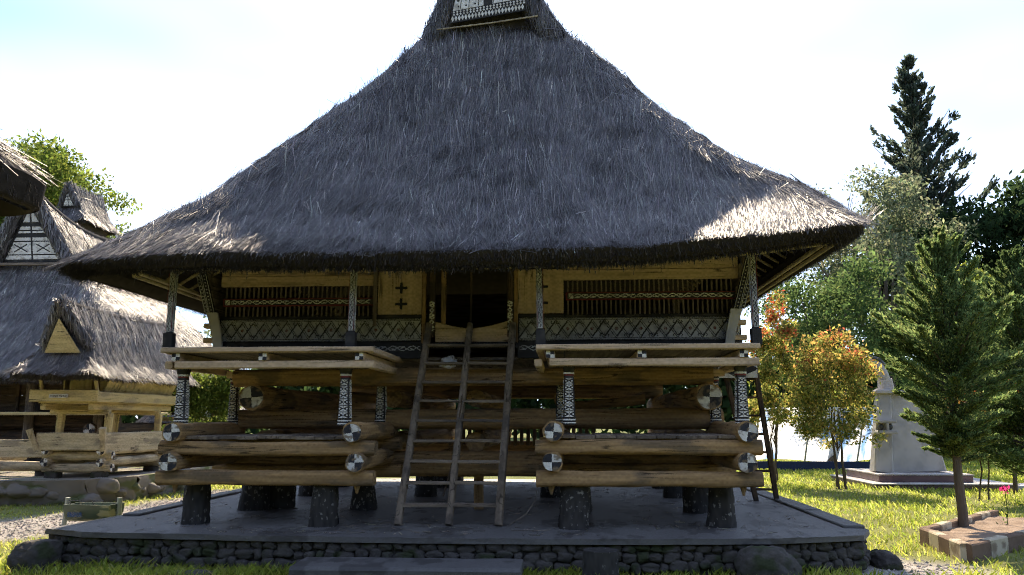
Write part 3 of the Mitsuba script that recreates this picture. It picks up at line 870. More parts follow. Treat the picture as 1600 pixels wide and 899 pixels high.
        for a0, a1, wd in ((3.53, 3.72, 0.045), (3.60, 3.80, 0.03)):
            k = part(wl, 'verge_board', sweep((X(a0), WY - 0.1, 3.06), (X(a1), WY - 0.1, 3.75), rrect(wd * 2, 0.03, 0.004), 2, up=(0, 1, 0)), 'black_paint')
            n = 14
            D_ = Polygon([])
            sh = []
            for t in np.linspace(0.04, 0.93, n):
                sh.append(affinity.rotate(sbox(-0.008, -0.008, 0.008, 0.008), 45))
                sh[-1] = affinity.translate(sh[-1], (a1 - a0) * t, 0.69 * t)
            for o_ in (-wd * 0.72, wd * 0.72):
                sh.append(LineString([(o_, 0), (o_ + (a1 - a0), 0.69)]).buffer(0.004))
            part(k, 'carving', inlay(unary_union(sh), lambda u, v, w: np.c_[X(a0 + u), WY - 0.1155 - w, 3.06 + v], 0.005), 'ornament_grey')
    # side and rear walls, planked
    for s in (-1, 1):
        for i, z in enumerate((2.45, 2.75, 3.05, 3.35, 3.65)):
            x = XC + s * (3.46 + 0.05 * i)
            part(wl, 'side_plank', sweep((x, 11.0, z + 0.15), (x + 0.01, 17.5, z + 0.15), rrect(0.05, 0.298, 0.006), 5, 0.006, seed=400 + i), 'wood_grey_y')
    for i, z in enumerate((2.45, 2.75, 3.05, 3.35, 3.65, 3.95)):
        part(wl, 'rear_plank', bx(xl, xr, 17.45, 17.5, z, z + 0.297, 0.004), 'wood_grey_x')


front_wall()

# ---- the roof
rng = np.random.default_rng(8)
ROOF = [  # xl, xr, yfront, yback, corner radius, z
    (-5.88, 3.36, 8.98, 19.4, 0.34, 3.46),
    (-5.80, 3.46, 9.20, 19.2, 0.46, 3.60),
    (-5.52, 3.48, 9.72, 18.7, 0.70, 3.97),
    (-5.05, 3.20, 10.24, 18.2, 0.80, 4.46),
    (-4.58, 2.58, 10.72, 17.7, 0.80, 5.02),
    (-4.08, 1.99, 11.15, 17.3, 0.75, 5.62),
    (-3.44, 1.42, 11.54, 16.9, 0.65, 6.24),
    (-2.78, 0.83, 11.95, 16.5, 0.50, 6.98),
    (-2.33, 0.30, 12.22, 16.2, 0.36, 7.48)]


def eave_dz(x): return np.interp(x, [-5.7, -5.0, -4.0, -1.3, 0.8, 2.2, 3.6], [-0.09, -0.02, 0.02, 0.0, 0.03, 0.15, 0.30])


def roof_rings(tab, K, seed=1, bump=0.05, dzs=True):
    R = []
    for t in np.linspace(0, 1, K):
        r = interp_rows(tab, t)
        P = ring(*r[:5])
        z = r[5] + (eave_dz(P[:, 0]) * (1 - t) ** 2 if dzs else 0)
        R.append(np.c_[P, np.full(len(P), 0) + z])
    R = A(R)
    n = (meshkit.fbm(R * A([1.6, 1.6, 1.6]), 4, seed) - 0.5) + 0.5 * (meshkit.fbm(R * A([9, 9, 3.0]), 3, seed + 1) - 0.5)
    c = R.mean(1, keepdims=True) * A([1, 1, 1]) - A([0, 0, 1.0])
    R = R + unit(R - c) * (n * bump * 2)[..., None]
    return R


rk = None


def main_roof():
    global rk
    R = roof_rings(ROOF, 64)
    m = loft(R)
    rk = part(hs, 'roof', m, 'thatch_base', True, label='huge concave roof of dark weathered thatch')

    def wgt(c, n): return np.where((n[:, 1] < -0.15) | (np.abs(c[:, 1] - 9) < 0.9), 1.0, np.where(c[:, 1] < 15, 0.22, 0.06))

    def keep(p): return (p[:, 2] > 3.30 + eave_dz(p[:, 0]) * 0.9) & (p[:, 0] < 3.44) & (p[:, 0] > -5.96) & (p[:, 1] > 8.90)
    s, C = strands(m, 230000, rng, THATCH, weight=wgt, keep=keep, length=(0.25, 0.8), width=(0.002, 0.0052), spread=0.12, lift=(0.0, 0.022), wild=0.045, patch=0.95)
    part(rk, 'thatch_stalk', s, 'straw', color=C, kind='stuff')
    s, C = strands(m, 11000, rng, [(0.20, 0.188, 0.18, 4), (0.14, 0.13, 0.125, 3), (0.36, 0.34, 0.31, 1)], weight=wgt, keep=keep, length=(0.5, 1.25), width=(0.0018, 0.0034), spread=0.10, lift=(0.012, 0.03), wild=0.06, patch=0.3)
    part(rk, 'loose_stalk', s, 'straw', color=C, kind='stuff')
    # dark trimmed eave: the thickness of the thatch, undercut
    o = R[0]
    ctr = A([XC, 14.2])
    xy = o[:, :2]
    inx = xy + unit(ctr - xy) * 0.02
    def inset(d, dz, jit=0.0):
        P = ring(ROOF[0][0] + d, ROOF[0][1] - d, ROOF[0][2] + d, ROOF[0][3] - d, max(0.3, ROOF[0][4] - d))
        z = 3.46 + eave_dz(P[:, 0]) + dz * np.interp(P[:, 0], [-5.9, -5.2, -4.2, 2.2, 3.4], [0.45, 0.8, 1, 1, 0.75])
        n = (meshkit.fbm(np.c_[P * 5, z], 3, 12) - 0.5) * jit
        return np.c_[P, z + n]
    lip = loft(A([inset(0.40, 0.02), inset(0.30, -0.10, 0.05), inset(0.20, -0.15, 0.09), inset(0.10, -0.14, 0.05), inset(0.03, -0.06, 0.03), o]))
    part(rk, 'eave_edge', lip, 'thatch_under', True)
    # shaggy ends
    n = 42000
    M = len(o)
    idx = rng.random(n) * M
    i0 = idx.astype(int) % M
    f = (idx - np.floor(idx))[:, None]
    near = rng.random(n)
    a0, b0 = inset(0.02, -0.02), inset(0.20, -0.145)
    pa = a0[i0] * (1 - f) + a0[(i0 + 1) % M] * f
    pb = b0[i0] * (1 - f) + b0[(i0 + 1) % M] * f
    t = rng.random((n, 1)) ** 0.8
    p0 = pa * (1 - t) + pb * t + rng.normal(0, 0.012, (n, 3))
    out = unit(np.c_[p0[:, :2] - ctr, np.zeros(n)])
    d = unit(out * rng.uniform(-0.1, 0.5, (n, 1)) + A([0, 0, -1.0]) + rng.normal(0, 0.16, (n, 3)))
    L = rng.uniform(0.03, 0.085, n)
    L[rng.random(n) < 0.01] *= 2.2
    w = unit(np.cross(d, out)) * rng.uniform(0.003, 0.007, (n, 1))
    V, F = quads(p0 + d * (L / 2)[:, None], d * (L / 2)[:, None], w, 0.5)
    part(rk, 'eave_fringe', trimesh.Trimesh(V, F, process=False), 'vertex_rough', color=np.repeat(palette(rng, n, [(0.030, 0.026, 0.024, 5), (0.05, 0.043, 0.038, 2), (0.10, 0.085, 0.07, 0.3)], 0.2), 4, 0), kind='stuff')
    # underside
    rows = []
    for t in np.linspace(0, 0.55, 10):
        r = interp_rows(ROOF, t)
        d = 0.42
        P = ring(r[0] + d, r[1] - d, r[2] + d, r[3] - d, max(0.3, r[4] - 0.2))
        rows.append(np.c_[P, r[5] + eave_dz(P[:, 0]) * (1 - t) ** 2 - 0.02])
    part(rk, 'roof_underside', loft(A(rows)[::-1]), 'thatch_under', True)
    # rafters and long purlins under the eave
    for s in (-1, 1):
        for y in np.arange(10.35, 17.2, 0.36):
            xo, xi = (3.15, 2.35) if s > 0 else (-5.2, -4.85)
            zo = 3.38 + eave_dz(A([xo]))[0]
            part(rk, 'rafter', tube([(xo, y, zo - 0.0), (xi if s > 0 else -4.5, y + 0.05, zo + (0.52 if s > 0 else 0.46))], 0.022, 6), 'bamboo', 60)
        xp = 3.08 if s > 0 else -5.1
        zp = 3.34 + eave_dz(A([xp]))[0]
        for dx, dzz in ((0, 0), (-0.07 * s, 0.03)):
            part(rk, 'purlin', tube([(xp + dx, 9.5, zp + dzz), (xp + dx, 13, zp + dzz - 0.02), (xp + dx, 17, zp + dzz)], 0.028, 8), 'bamboo', 60)
    part(rk, 'purlin', tube([(-5.3, 9.35, 3.37), (-3, 9.33, 3.35), (-1, 9.34, 3.34), (1.0, 9.34, 3.38), (2.2, 9.36, 3.48), (3.1, 9.4, 3.6)], 0.03, 8), 'bamboo', 60)


main_roof()


def gable():
    # the steep gabled top above the hip roof
    xL = lambda z: np.interp(z, [7.3, 7.5, 8.0, 8.45, 9.9], [-2.36, -2.20, -1.90, -1.80, -1.14])
    xR = lambda z: np.interp(z, [7.3, 7.5, 8.0, 8.45, 9.9], [0.30, 0.12, -0.28, -0.52, -1.06])
    yF = lambda z: np.interp(z, [7.3, 7.5, 9.9], [12.2, 12.20, 11.45])
    zs = np.linspace(7.3, 9.9, 16)
    rows = []
    for z in zs:
        P = ring(xL(z), xR(z), yF(z) + 0.22, 16.2 + 0.3 * (z - 7.3), 0.08, 20, 12, 8, 4)
        rows.append(np.c_[P, np.full(len(P), z) + 0 * P[:, 0]])
    up = loft(A(rows))
    top = part(rk, 'gable_roof', up, 'thatch_base', True)
    s, C = strands(up, 16000, rng, THATCH, length=(0.2, 0.5), width=(0.0035, 0.008), spread=0.15, lift=(0.0, 0.05), keep=lambda p: ~((p[:, 1] < 12.6) & (p[:, 0] > -1.75) & (p[:, 0] < -0.45)))
    part(rk, 'gable_stalk', s, 'straw', color=C, kind='stuff')
    ridge = tube([(-1.1, yF(9.9) - 0.1, 9.98), (-1.1, 13, 9.85), (-1.1, 15, 9.9), (-1.1, 17, 10.1)], 0.16, 10)
    part(rk, 'ridge_cap', ridge, 'thatch_base', True)
    # thick verges that frame the panel
    for sgn, fx in ((-1, xL), (1, xR)):
        P = [(fx(z) - sgn * 0.16, yF(z) + 0.12, z) for z in np.linspace(7.5, 9.9, 9)]
        vm = tube(P, np.linspace(0.15, 0.13, 9), 10)
        part(rk, 'verge', vm, 'thatch_base', True)
        sv, C = strands(vm, 5000, rng, THATCH, length=(0.15, 0.4), width=(0.0035, 0.008), spread=0.2)
        part(rk, 'verge_stalk', sv, 'straw', color=C, kind='stuff')
    # decorated panel
    z0 = 7.69
    yw = lambda z: np.interp(z, [7.3, 9.9], [12.16, 11.42]) + 0.03
    tilt = 0.16
    wL, wR = -1.70, -0.52
    tri = Polygon([(wL, 0), (wR, tilt), (-0.95, 1.75), (-1.25, 1.75)])

    def pl(u, v, w): return np.c_[u, yw(z0 + v) - w, z0 + v]
    pk = part(rk, 'gable_panel', inlay(tri, pl, 0.03), 'black_paint')
    g = []
    def vb(x): return tilt * (x - wL) / (wR - wL)
    # scale border of pointed drops
    n = 22
    for i in range(n):
        x = wL + 0.02 + (wR - wL - 0.04) * (i + 0.5) / n
        w = (wR - wL) / n * 0.42
        b = vb(x) + 0.012
        g.append(Polygon([(x, b), (x + w, b + 0.045), (x, b + 0.085), (x - w, b + 0.045)]))
        for r, zz in ((0.6, 0.105), (0.5, 0.14)):
            g.append(Polygon([(x + w, b + zz - 0.02), (x + w * 1.8, b + zz), (x + w, b + zz + 0.016), (x + 0.2 * w, b + zz)]))
    field = Polygon([(wL + 0.05, vb(wL) + 0.175), (wR - 0.04, vb(wR) + 0.175), (-0.98, 1.7), (-1.22, 1.7)])
    cut = [sbox(-1.17, -1, -1.03, 2)]
    for cx in (-1.56, -1.44, -1.30, -0.92, -0.78, -0.66):
        for k in range(4):
            cz = vb(cx) + 0.22 + k * 0.085
            if k % 2: cut.append(affinity.rotate(sbox(cx - 0.018, cz - 0.018, cx + 0.018, cz + 0.018), 45))
            else: cut.append(Point(cx, cz).buffer(0.015, 3))
    for cx in (-1.50, -1.37, -1.22, -0.99, -0.85, -0.72):
        cut.append(LineString([(cx - 0.03, vb(cx) + 0.18), (cx + 0.02, vb(cx) + 0.55)]).buffer(0.006))
    for zz in (0.62, 0.72, 0.95, 1.05, 1.3):
        cut.append(LineString([(-2, zz), (0, zz)]).buffer(0.012))
    part(pk, 'white_field', inlay(field.difference(unary_union(cut)), lambda u, v, w: pl(u, v, w + 0.03), 0.006), 'white_paint')
    part(pk, 'drop_border', inlay(unary_union([a.buffer(0) for a in g]), lambda u, v, w: pl(u, v, w + 0.03), 0.006), 'white_paint')
    part(rk, 'bamboo_batten', tube([(-1.90, 12.02, 7.58), (-1.1, 12.0, 7.65), (-0.33, 12.02, 7.76)], 0.012, 6), 'bamboo', 60)


gable()


# ================================================================== LADDERS
def ladder_front():
    L = thing('ladder', 'wide weathered wooden ladder with two bays of rungs leaning up to the dark doorway', 'ladder')
    feet = [(-1.925, 9.86), (-1.335, 9.88), (-0.755, 9.86)]
    tops = [(-1.775, 10.98), (-1.225, 10.98), (-0.655, 10.98)]
    zt = 2.86
    for i in range(3):
        w = (0.075, 0.075, 0.085)[i]
        part(L, 'stringer', sweep((*feet[i], PZ), (*tops[i], zt), rrect(w, 0.13, 0.012), 10, 0.006, seed=500 + i, up=(0, -1, 0.4)), 'wood_grey_z')
    for k in range(9):
        z = 0.625 + k * 0.243
        t = (z - PZ) / (zt - PZ)
        for i in (0, 1):
            a = A(feet[i]) * (1 - t) + A(tops[i]) * t
            b = A(feet[i + 1]) * (1 - t) + A(tops[i + 1]) * t
            part(L, 'rung', sweep((a[0] + 0.03, a[1] - 0.01, z + 0.004 * ((k * 7 + i) % 3)), (b[0] - 0.03, b[1] - 0.01, z), rrect(0.13, 0.035, 0.006), 5, 0.008, seed=520 + k * 2 + i), 'wood_grey_x')
    part(L, 'rope', tube([(-1.24, 10.95, 2.75), (-1.27, 10.4, 1.75), (-1.36, 10.15, 1.0), (-1.42, 10.0, 0.72)], 0.008, 5), 'wood_dark_z')


ladder_front()


def ladder_side():
    L = thing('ladder', 'narrow dark ladder leaning on the right-hand end of the house', 'ladder')
    a0, a1 = A([3.20, 13.1, PZ]), A([2.93, 13.0, 2.52])
    b0, b1 = A([2.90, 13.12, PZ]), A([2.45, 13.02, 2.52])
    for i, (p, q) in enumerate(((a0, a1), (b0, b1))):
        part(L, 'stringer', sweep(p, q, rrect(0.075, 0.055, 0.01), 6, 0.005, seed=540 + i, up=(0, 1, 0)), 'wood_dark_z')
    for k in range(7):
        t = 0.08 + k * 0.13
        p, q = a0 * (1 - t) + a1 * t, b0 * (1 - t) + b1 * t
        part(L, 'rung', sweep(p + A([0, 0, 0]), q, rrect(0.04, 0.035, 0.006), 2, 0.004, seed=550 + k), 'wood_dark_x')
    k = part(L, 'carved_head', bx(2.12, 2.96, 12.93, 12.98, 2.24, 2.52, 0.004), 'black_paint')
    d = Polygon([(0.28, 0.14), (0.56, 0.24), (0.84, 0.14), (0.56, 0.04)])
    fr = sbox(0.25, 0.0, 0.84, 0.28).difference(sbox(0.27, 0.02, 0.82, 0.26)).union(sbox(0.27, 0.02, 0.82, 0.26).difference(d.buffer(0.02))).difference(LineString([(0.55, 0.28), (0.84, 0.14), (0.55, 0.0), (0.27, 0.14), (0.55, 0.28)]).buffer(0.007))
    part(k, 'carving', inlay(fr, front_plane(2.12, 12.93, 2.24), 0.006), 'white_paint')


ladder_side()
#NEXT
# ================================================================== THINGS IN FRONT OF THE PLATFORM
def rock(c, s, seed, e=0.8):
    m = trimesh.creation.icosphere(subdivisions=4)
    v = m.vertices.copy()
    v = np.sign(v) * np.abs(v) ** e
    v = v * (1 + 0.5 * (meshkit.fbm(v * 1.3 + seed * 7.7, 4, seed)[:, None] - 0.5) + 0.10 * (meshkit.fbm(v * 7 + seed, 3, seed)[:, None] - 0.5))
    return trimesh.Trimesh(v * A(s) + A(c), m.faces, process=False)


st = sweep((-2.66, 8.52, 0.11), (-0.42, 8.52, 0.11), rrect(0.62, 0.20, 0.03), 22, 0.018, seed=9)
whole('stone_step', st, 'plinth_concrete', 'long flat stone step lying in front of the platform below the ladder', 'step', 25)
whole('boulder', rock((-5.78, 9.12, 0.05), (0.24, 0.28, 0.27), 3), 'stone', 'rounded dark boulder at the left corner of the stone wall', 'boulder', 30)
whole('boulder', rock((2.05, 8.88, 0.05), (0.31, 0.24, 0.29), 6, 0.7), 'stone', 'grey boulder leaning on the right part of the stone wall', 'boulder', 30)
whole('boulder', rock((-3.72, 8.42, 0.03), (0.26, 0.16, 0.10), 8), 'stone', 'low flat stone in the shaded grass in front of the wall', 'boulder', 30)
whole('boulder', rock((3.58, 9.95, 0.0), (0.15, 0.30, 0.16), 12), 'stone', 'half buried rock at the outer corner of the platform by the gravel', 'boulder', 30)
whole('stone_drum', cat([sweep((0.36, 8.62, -0.05), (0.36, 8.62, 0.335), superround(0.36, 0.36, 22, 2.2), 8, 0.012, (1.05, 0.95), 4)]), 'stump', 'squat round stone drum standing against the stone wall', 'stone block', 40)
# crumpled blue litter
mm = trimesh.creation.icosphere(subdivisions=3)
v = mm.vertices * (1 + 1.3 * (meshkit.fbm(mm.vertices * 3.1, 3, 5)[:, None] - 0.5))
whole('litter', trimesh.Trimesh(v * A([0.07, 0.05, 0.045]) + A([-3.92, 8.5, 0.055]), mm.faces, process=False), 'blue_paint', 'scrap of blue plastic lying in the grass before the wall', 'litter')
v = mm.vertices * (1 + 0.9 * (meshkit.fbm(mm.vertices * 2.3 + 4, 3, 8)[:, None] - 0.5))
whole('plastic_sack', trimesh.Trimesh(v * A([0.11, 0.10, 0.085]) + A([-1.52, 11.05, 2.365]), mm.faces, process=False), 'white_paint', 'crumpled white sack stuffed on the beam behind the ladder', 'sack', 40)
whole('wire', tube([(-0.30, 9.6, 0.86), (-0.32, 9.58, 0.72), (-0.42, 9.5, 0.58), (-0.60, 9.45, 0.47), (-0.58, 9.4, 0.415), (-0.30, 9.42, 0.41), (-0.15, 9.5, 0.412)], 0.0035, 5), 'wood_grey_z', 'thin pale wire hanging from the right crib to the floor', 'wire')

# ---- litter bin on two posts
bn = thing('litter_bin', 'small green drum bin hung between two posts beside the platform', 'bin')
for x, lean in ((-7.49, -0.03), (-6.68, 0.0)):
    part(bn, 'post', tube([(x + lean, 12.5, 0), (x, 12.5, 0.45)], 0.035, 12), 'metal_post', 60)
a = np.linspace(np.pi * 1.0, np.pi * 2.0, 18)
prof = np.r_[np.c_[0.22 * np.cos(a), 0.30 + 0.26 * np.sin(a)], np.c_[0.20 * np.cos(a[::-1]), 0.30 + 0.24 * np.sin(a[::-1])]]
drum = trimesh.creation.extrude_polygon(Polygon(prof), 0.70)
drum.apply_transform(A([[0, 0, 1, -7.42], [1, 0, 0, 12.5], [0, 1, 0, 0.06], [0, 0, 0, 1]]))
part(bn, 'half_drum', drum, 'metal_paint', 30)
a = np.linspace(np.pi, 2 * np.pi, 18)
for x in (-7.42, -6.725):
    part(bn, 'drum_end', sweep((x, 12.5, 0.36), (x + 0.012, 12.5, 0.36), np.c_[0.215 * np.cos(a), -0.0 + 0.255 * np.sin(a)], 1), 'metal_paint')
for x in (-7.28, -6.93):
    part(bn, 'handle', tube([(x - 0.05, 12.34, 0.35), (x - 0.09, 12.33, 0.42), (x + 0.10, 12.33, 0.42), (x + 0.06, 12.34, 0.35)], 0.008, 6), 'dark_metal', 60)
tx = meshkit.text_mesh('SUMBANGAN', 0.05, 0.004, True)
v = tx.vertices * A([0.22 / tx.extents[0], 1, 1])
part(bn, 'lettering', trimesh.Trimesh(np.c_[-7.34 + v[:, 0], 12.262 - v[:, 2], 0.19 + v[:, 1] * 1.3], tx.faces, process=False), 'blue_paint')

# ================================================================== THE FAR HOUSES ON THE LEFT
THATCH2 = [(0.095, 0.088, 0.086, 5), (0.135, 0.126, 0.12, 4), (0.06, 0.055, 0.056, 3), (0.23, 0.215, 0.20, 1.2), (0.42, 0.40, 0.36, 0.25)]


def small_roof(holder, tab, n, cols, K=22, name='roof', lipz=0.16, seed=3, under=True, **kw):
    R = []
    for t in np.linspace(0, 1, K):
        r = interp_rows(tab, t)
        P = ring(*r[:5], nf=30, ns=24, nb=12, na=6)
        R.append(np.c_[P, np.full(len(P), r[5])])
    R = A(R)
    nn = (meshkit.fbm(R * 1.6, 4, seed) - 0.5) + 0.4 * (meshkit.fbm(R * 7, 3, seed + 1) - 0.5)
    c = R.mean(1, keepdims=True) - A([0, 0, 1.0])
    R = R + unit(R - c) * (nn * 0.10)[..., None]
    m = loft(R)
    k = part(holder, name, m, 'thatch_base', True)
    r2 = np.random.default_rng(seed)
    kw = {**dict(length=(0.25, 0.7), width=(0.008, 0.017), spread=0.2, lift=(0, 0.05)), **kw}
    s, C = strands(m, n, r2, cols, weight=lambda c_, n_: np.where((n_[:, 1] < 0.3), 1.0, 0.15), **kw)
    part(k, 'thatch_stalk', s, 'straw', color=C, kind='stuff')
    o = R[0]
    ctr = o.mean(0)
    d = unit((ctr - o) * A([1, 1, 0]))
    lip = loft(A([o + d * 0.35 - A([0, 0, 0.02]), o + d * 0.2 - A([0, 0, lipz * 1.15]), o + d * 0.05 - A([0, 0, lipz]), o]))
    part(k, 'eave_edge', lip, 'thatch_under', True)
    nf = n // 4
    ii = r2.integers(0, len(o), nf)
    f = r2.random((nf, 1))
    p = (o[ii] * (1 - f) + o[(ii + 1) % len(o)] * f) + d[ii] * r2.uniform(0, 0.15, (nf, 1)) - A([0, 0, 1]) * r2.uniform(0, lipz, (nf, 1))
    dd = unit(A([0, 0, -1.0]) + r2.normal(0, 0.2, (nf, 3)))
    L = r2.uniform(0.05, 0.12, nf)[:, None]
    V, F = quads(p + dd * L / 2, dd * L / 2, unit(np.cross(dd, d[ii])) * r2.uniform(0.006, 0.012, (nf, 1)), 0.5)
    part(k, 'eave_fringe', trimesh.Trimesh(V, F, process=False), 'vertex_rough', color=np.repeat(palette(r2, nf, [(0.04, 0.034, 0.03, 4), (0.08, 0.07, 0.06, 2)], 0.2), 4, 0), kind='stuff')
    if under:
        part(k, 'roof_underside', loft(A([R[i] + unit((ctr - R[i]) * A([1, 1, 0])) * 0.34 - A([0, 0, 0.03]) for i in range(0, K, 3)])[::-1]), 'thatch_under', True)
    return k


def gable_cap(holder, x, half, z0, z1, y0, y1, lean, sag, n, cols, seed=4, wid=(0.008, 0.016)):
    """gabled ridge part of a thatch roof: sides, ridge, verges"""
    ys = np.linspace(0, 1, 14)
    V, rows = [], []
    for t in ys:
        y = y0 + (y1 - y0) * t
        zt = z1 - sag * (1 - (2 * t - 1) ** 2)
        yl = lean * (1 - t)
        rows.append([(x - half, y, z0), (x - half * 0.48, y - yl * 0.5, z0 + (zt - z0) * 0.52), (x - 0.06, y - yl, zt), (x + 0.06, y - yl, zt), (x + half * 0.48, y - yl * 0.5, z0 + (zt - z0) * 0.52), (x + half, y, z0)])
    R = A(rows)
    i = np.arange(13)[:, None] * 6 + np.arange(5)[None]
    i = i.ravel()
    F = np.vstack([np.c_[i, i + 1, i + 7], np.c_[i, i + 7, i + 6]])[:, ::-1]
    m = trimesh.Trimesh(R.reshape(-1, 3), F, process=False)
    if m.face_normals[:, 2].mean() < 0: m = trimesh.Trimesh(m.vertices.copy(), m.faces[:, ::-1].copy(), process=False)
    k = part(holder, 'gable_roof', m, 'thatch_base')
    r2 = np.random.default_rng(seed)
    s, C = strands(m, n, r2, cols, length=(0.2, 0.55), width=wid, spread=0.15, lift=(0, 0.05))
    part(k, 'gable_stalk', s, 'straw', color=C, kind='stuff')
    for sg in (-1, 1):
        P = [(x + sg * half * (1.02, 0.5, 0.03)[q], y0 - lean * (0, 0.5, 1)[q] - 0.05, z0 + (z1 - z0) * (0, 0.52, 1)[q]) for q in range(3)]
        vm = tube(P, 0.13 * half + 0.02, 8)
        part(k, 'verge', vm, 'thatch_base', True)
        s, C = strands(vm, n // 12, r2, cols, length=(0.15, 0.35), width=wid, spread=0.25)
        part(k, 'verge_stalk', s, 'straw', color=C, kind='stuff')
    part(k, 'ridge_roll', tube(R[:, 2:4].mean(1) + A([0, 0, 0.02]), 0.06 + 0.05 * half, 8), 'thatch_base', True)
    return k


def gable_panel(holder, x, half, z0, z1, y, lean, m_field, m_back='black_paint', deco=True):
    tri = Polygon([(-half, 0), (half, 0), (0, z1 - z0)])
    f = lambda u, v, w: np.c_[x + u, y - w - lean * v / (z1 - z0), z0 + v]
    k = part(holder, 'gable_panel', inlay(tri, f, 0.03), m_back)
    h = z1 - z0
    fl = tri.buffer(-0.06 * half - 0.02)
    cut = []
    if deco:
        cut = [LineString([(0, 0), (0, h)]).buffer(0.02 * half + 0.01)]
        for q in (0.12, 0.34, 0.44, 0.52, 0.62): cut.append(LineString([(-half, h * q), (half, h * q)]).buffer(0.018 * half + (0.05 * half if q in (0.44, 0.62) else 0)))
        for sx in (-1, 1):
            c = (sx * half * 0.36, h * 0.23)
            cut += [LineString([(c[0] - 0.2 * half, c[1] - 0.06 * h), (c[0] + 0.2 * half, c[1] + 0.06 * h)]).buffer(0.02 * half), LineString([(c[0] - 0.2 * half, c[1] + 0.06 * h), (c[0] + 0.2 * half, c[1] - 0.06 * h)]).buffer(0.02 * half)]
        for q in np.arange(0.04, 0.9, 0.06):
            for sx in (-1, 1): cut.append(Point(sx * half * (1 - q) * 0.86, h * q).buffer(0.022 * half))
    part(k, 'panel_field', inlay(fl.difference(unary_union(cut)) if cut else fl, lambda u, v, w: f(u, v, w + 0.03), 0.012), m_field)
    return k


def house_two():
    h = thing('thatched_house', 'neighbouring thatched house with a white gable panel and a turret on its ridge', 'house')
    tab = [(-20.4, -10.75, 20.6, 29.1, 0.45, 2.80), (-19.9, -11.2, 21.2, 28.7, 0.65, 3.30), (-18.6, -12.45, 22.3, 28.3, 0.8, 4.55), (-16.9, -14.35, 23.4, 28.6, 0.55, 6.1)]
    small_roof(h, tab, 80000, THATCH2, 26, lipz=0.22, seed=13, width=(0.006, 0.013), lift=(0, 0.03), length=(0.3, 0.9), spread=0.13)
    gable_cap(h, -15.6, 1.25, 5.9, 8.35, 23.3, 30.0, 0.5, 0.75, 9000, THATCH2, 14)
    gable_panel(h, -15.6, 0.95, 6.2, 7.95, 23.28, 0.35, 'white_paint')
    part(h, 'sill_board', bx(-16.75, -14.4, 23.1, 23.22, 6.08, 6.16, 0.01), 'wood_grey_x')
    # turret on the ridge
    part(h, 'turret_post', bx(-16.4, -16.2, 26.9, 27.2, 7.0, 8.05, 0.02), 'wood_dark_z')
    k = part(h, 'turret', sweep((-16.3, 26.2, 8.05), (-16.3, 27.7, 8.05), A([(-0.26, -0.14), (0.26, -0.14), (0.5, 0.15), (-0.5, 0.15)]), 4), 'wood_grey_y')
    for nm, tb in (('turret_roof', [(-16.9, -15.7, 25.8, 28.0, 0.1, 8.18), (-16.74, -15.86, 25.95, 27.85, 0.1, 8.40), (-16.56, -16.04, 26.1, 27.75, 0.08, 8.74)]),):
        small_roof(h, tb, 4000, THATCH2, 8, nm, 0.10, 15)
    gable_cap(h, -16.3, 0.31, 8.62, 9.28, 25.98, 27.8, 0.2, 0.08, 2000, THATCH2, 16)
    gable_panel(h, -16.3, 0.22, 8.58, 9.1, 25.92, 0.15, 'white_paint')
    # body
    for i, z in enumerate((1.75, 2.0, 2.25, 2.5, 2.75, 3.0)):
        part(h, 'wall_plank', bx(-18.8, -12.1, 22.05, 22.12, z, z + 0.245, 0.006), 'wood_dark_x')
        part(h, 'side_plank', bx(-12.15, -12.08, 22.15, 28, z, z + 0.245, 0.006), 'wood_yellow_y' if z > 2 else 'wood_dark_y')
    for x in np.arange(-18.6, -12.1, 0.62):
        part(h, 'wall_stud', bx(x, x + 0.09, 21.98, 22.05, 1.75, 3.2, 0.01), 'wood_dark_z')
    for x in (-18.5, -16.4, -14.2, -12.3):
        part(h, 'post', sweep((x, 21.6, 0.45), (x, 21.6, 2.9), circ(0.12, 12), 4, 0.01, seed=int(-x * 3)), 'wood_grey_z', 40)
    for j, z in enumerate((0.75, 1.15, 1.55)):
        log(h, (-19, 21.9 - 0.02 * j, z), (-11.9, 21.9, z), 0.17, 'wood_dark_x', 600 + j)
        for x in (-12.4, -15.5, -18.2):
            if j < 2: log(h, (x, 21.4, z + 0.2), (x, 28, z + 0.2), 0.17, 'wood_dark_y', 610 + j, True)
    part(h, 'front_deck', bx(-17.5, -10.5, 20.9, 22.0, 1.72, 1.80, 0.01), 'wood_yellow_x')
    # side balcony with a carved panel and a carved bracket
    part(h, 'balcony_panel', bx(-11.75, -11.7, 25.0, 27.2, 1.72, 2.25, 0.01), 'ornament_grey')
    part(h, 'balcony_sill', bx(-12.1, -11.5, 24.6, 27.3, 1.55, 1.68, 0.01), 'wood_yellow_y')
    part(h, 'bracket', tube([(-11.6, 27.35, 1.7), (-11.4, 27.4, 2.0), (-11.55, 27.4, 2.25), (-11.2, 27.45, 2.5), (-11.3, 27.4, 2.75)], [0.12, 0.09, 0.12, 0.08, 0.05], 8), 'wood_log_z', True)


house_two()


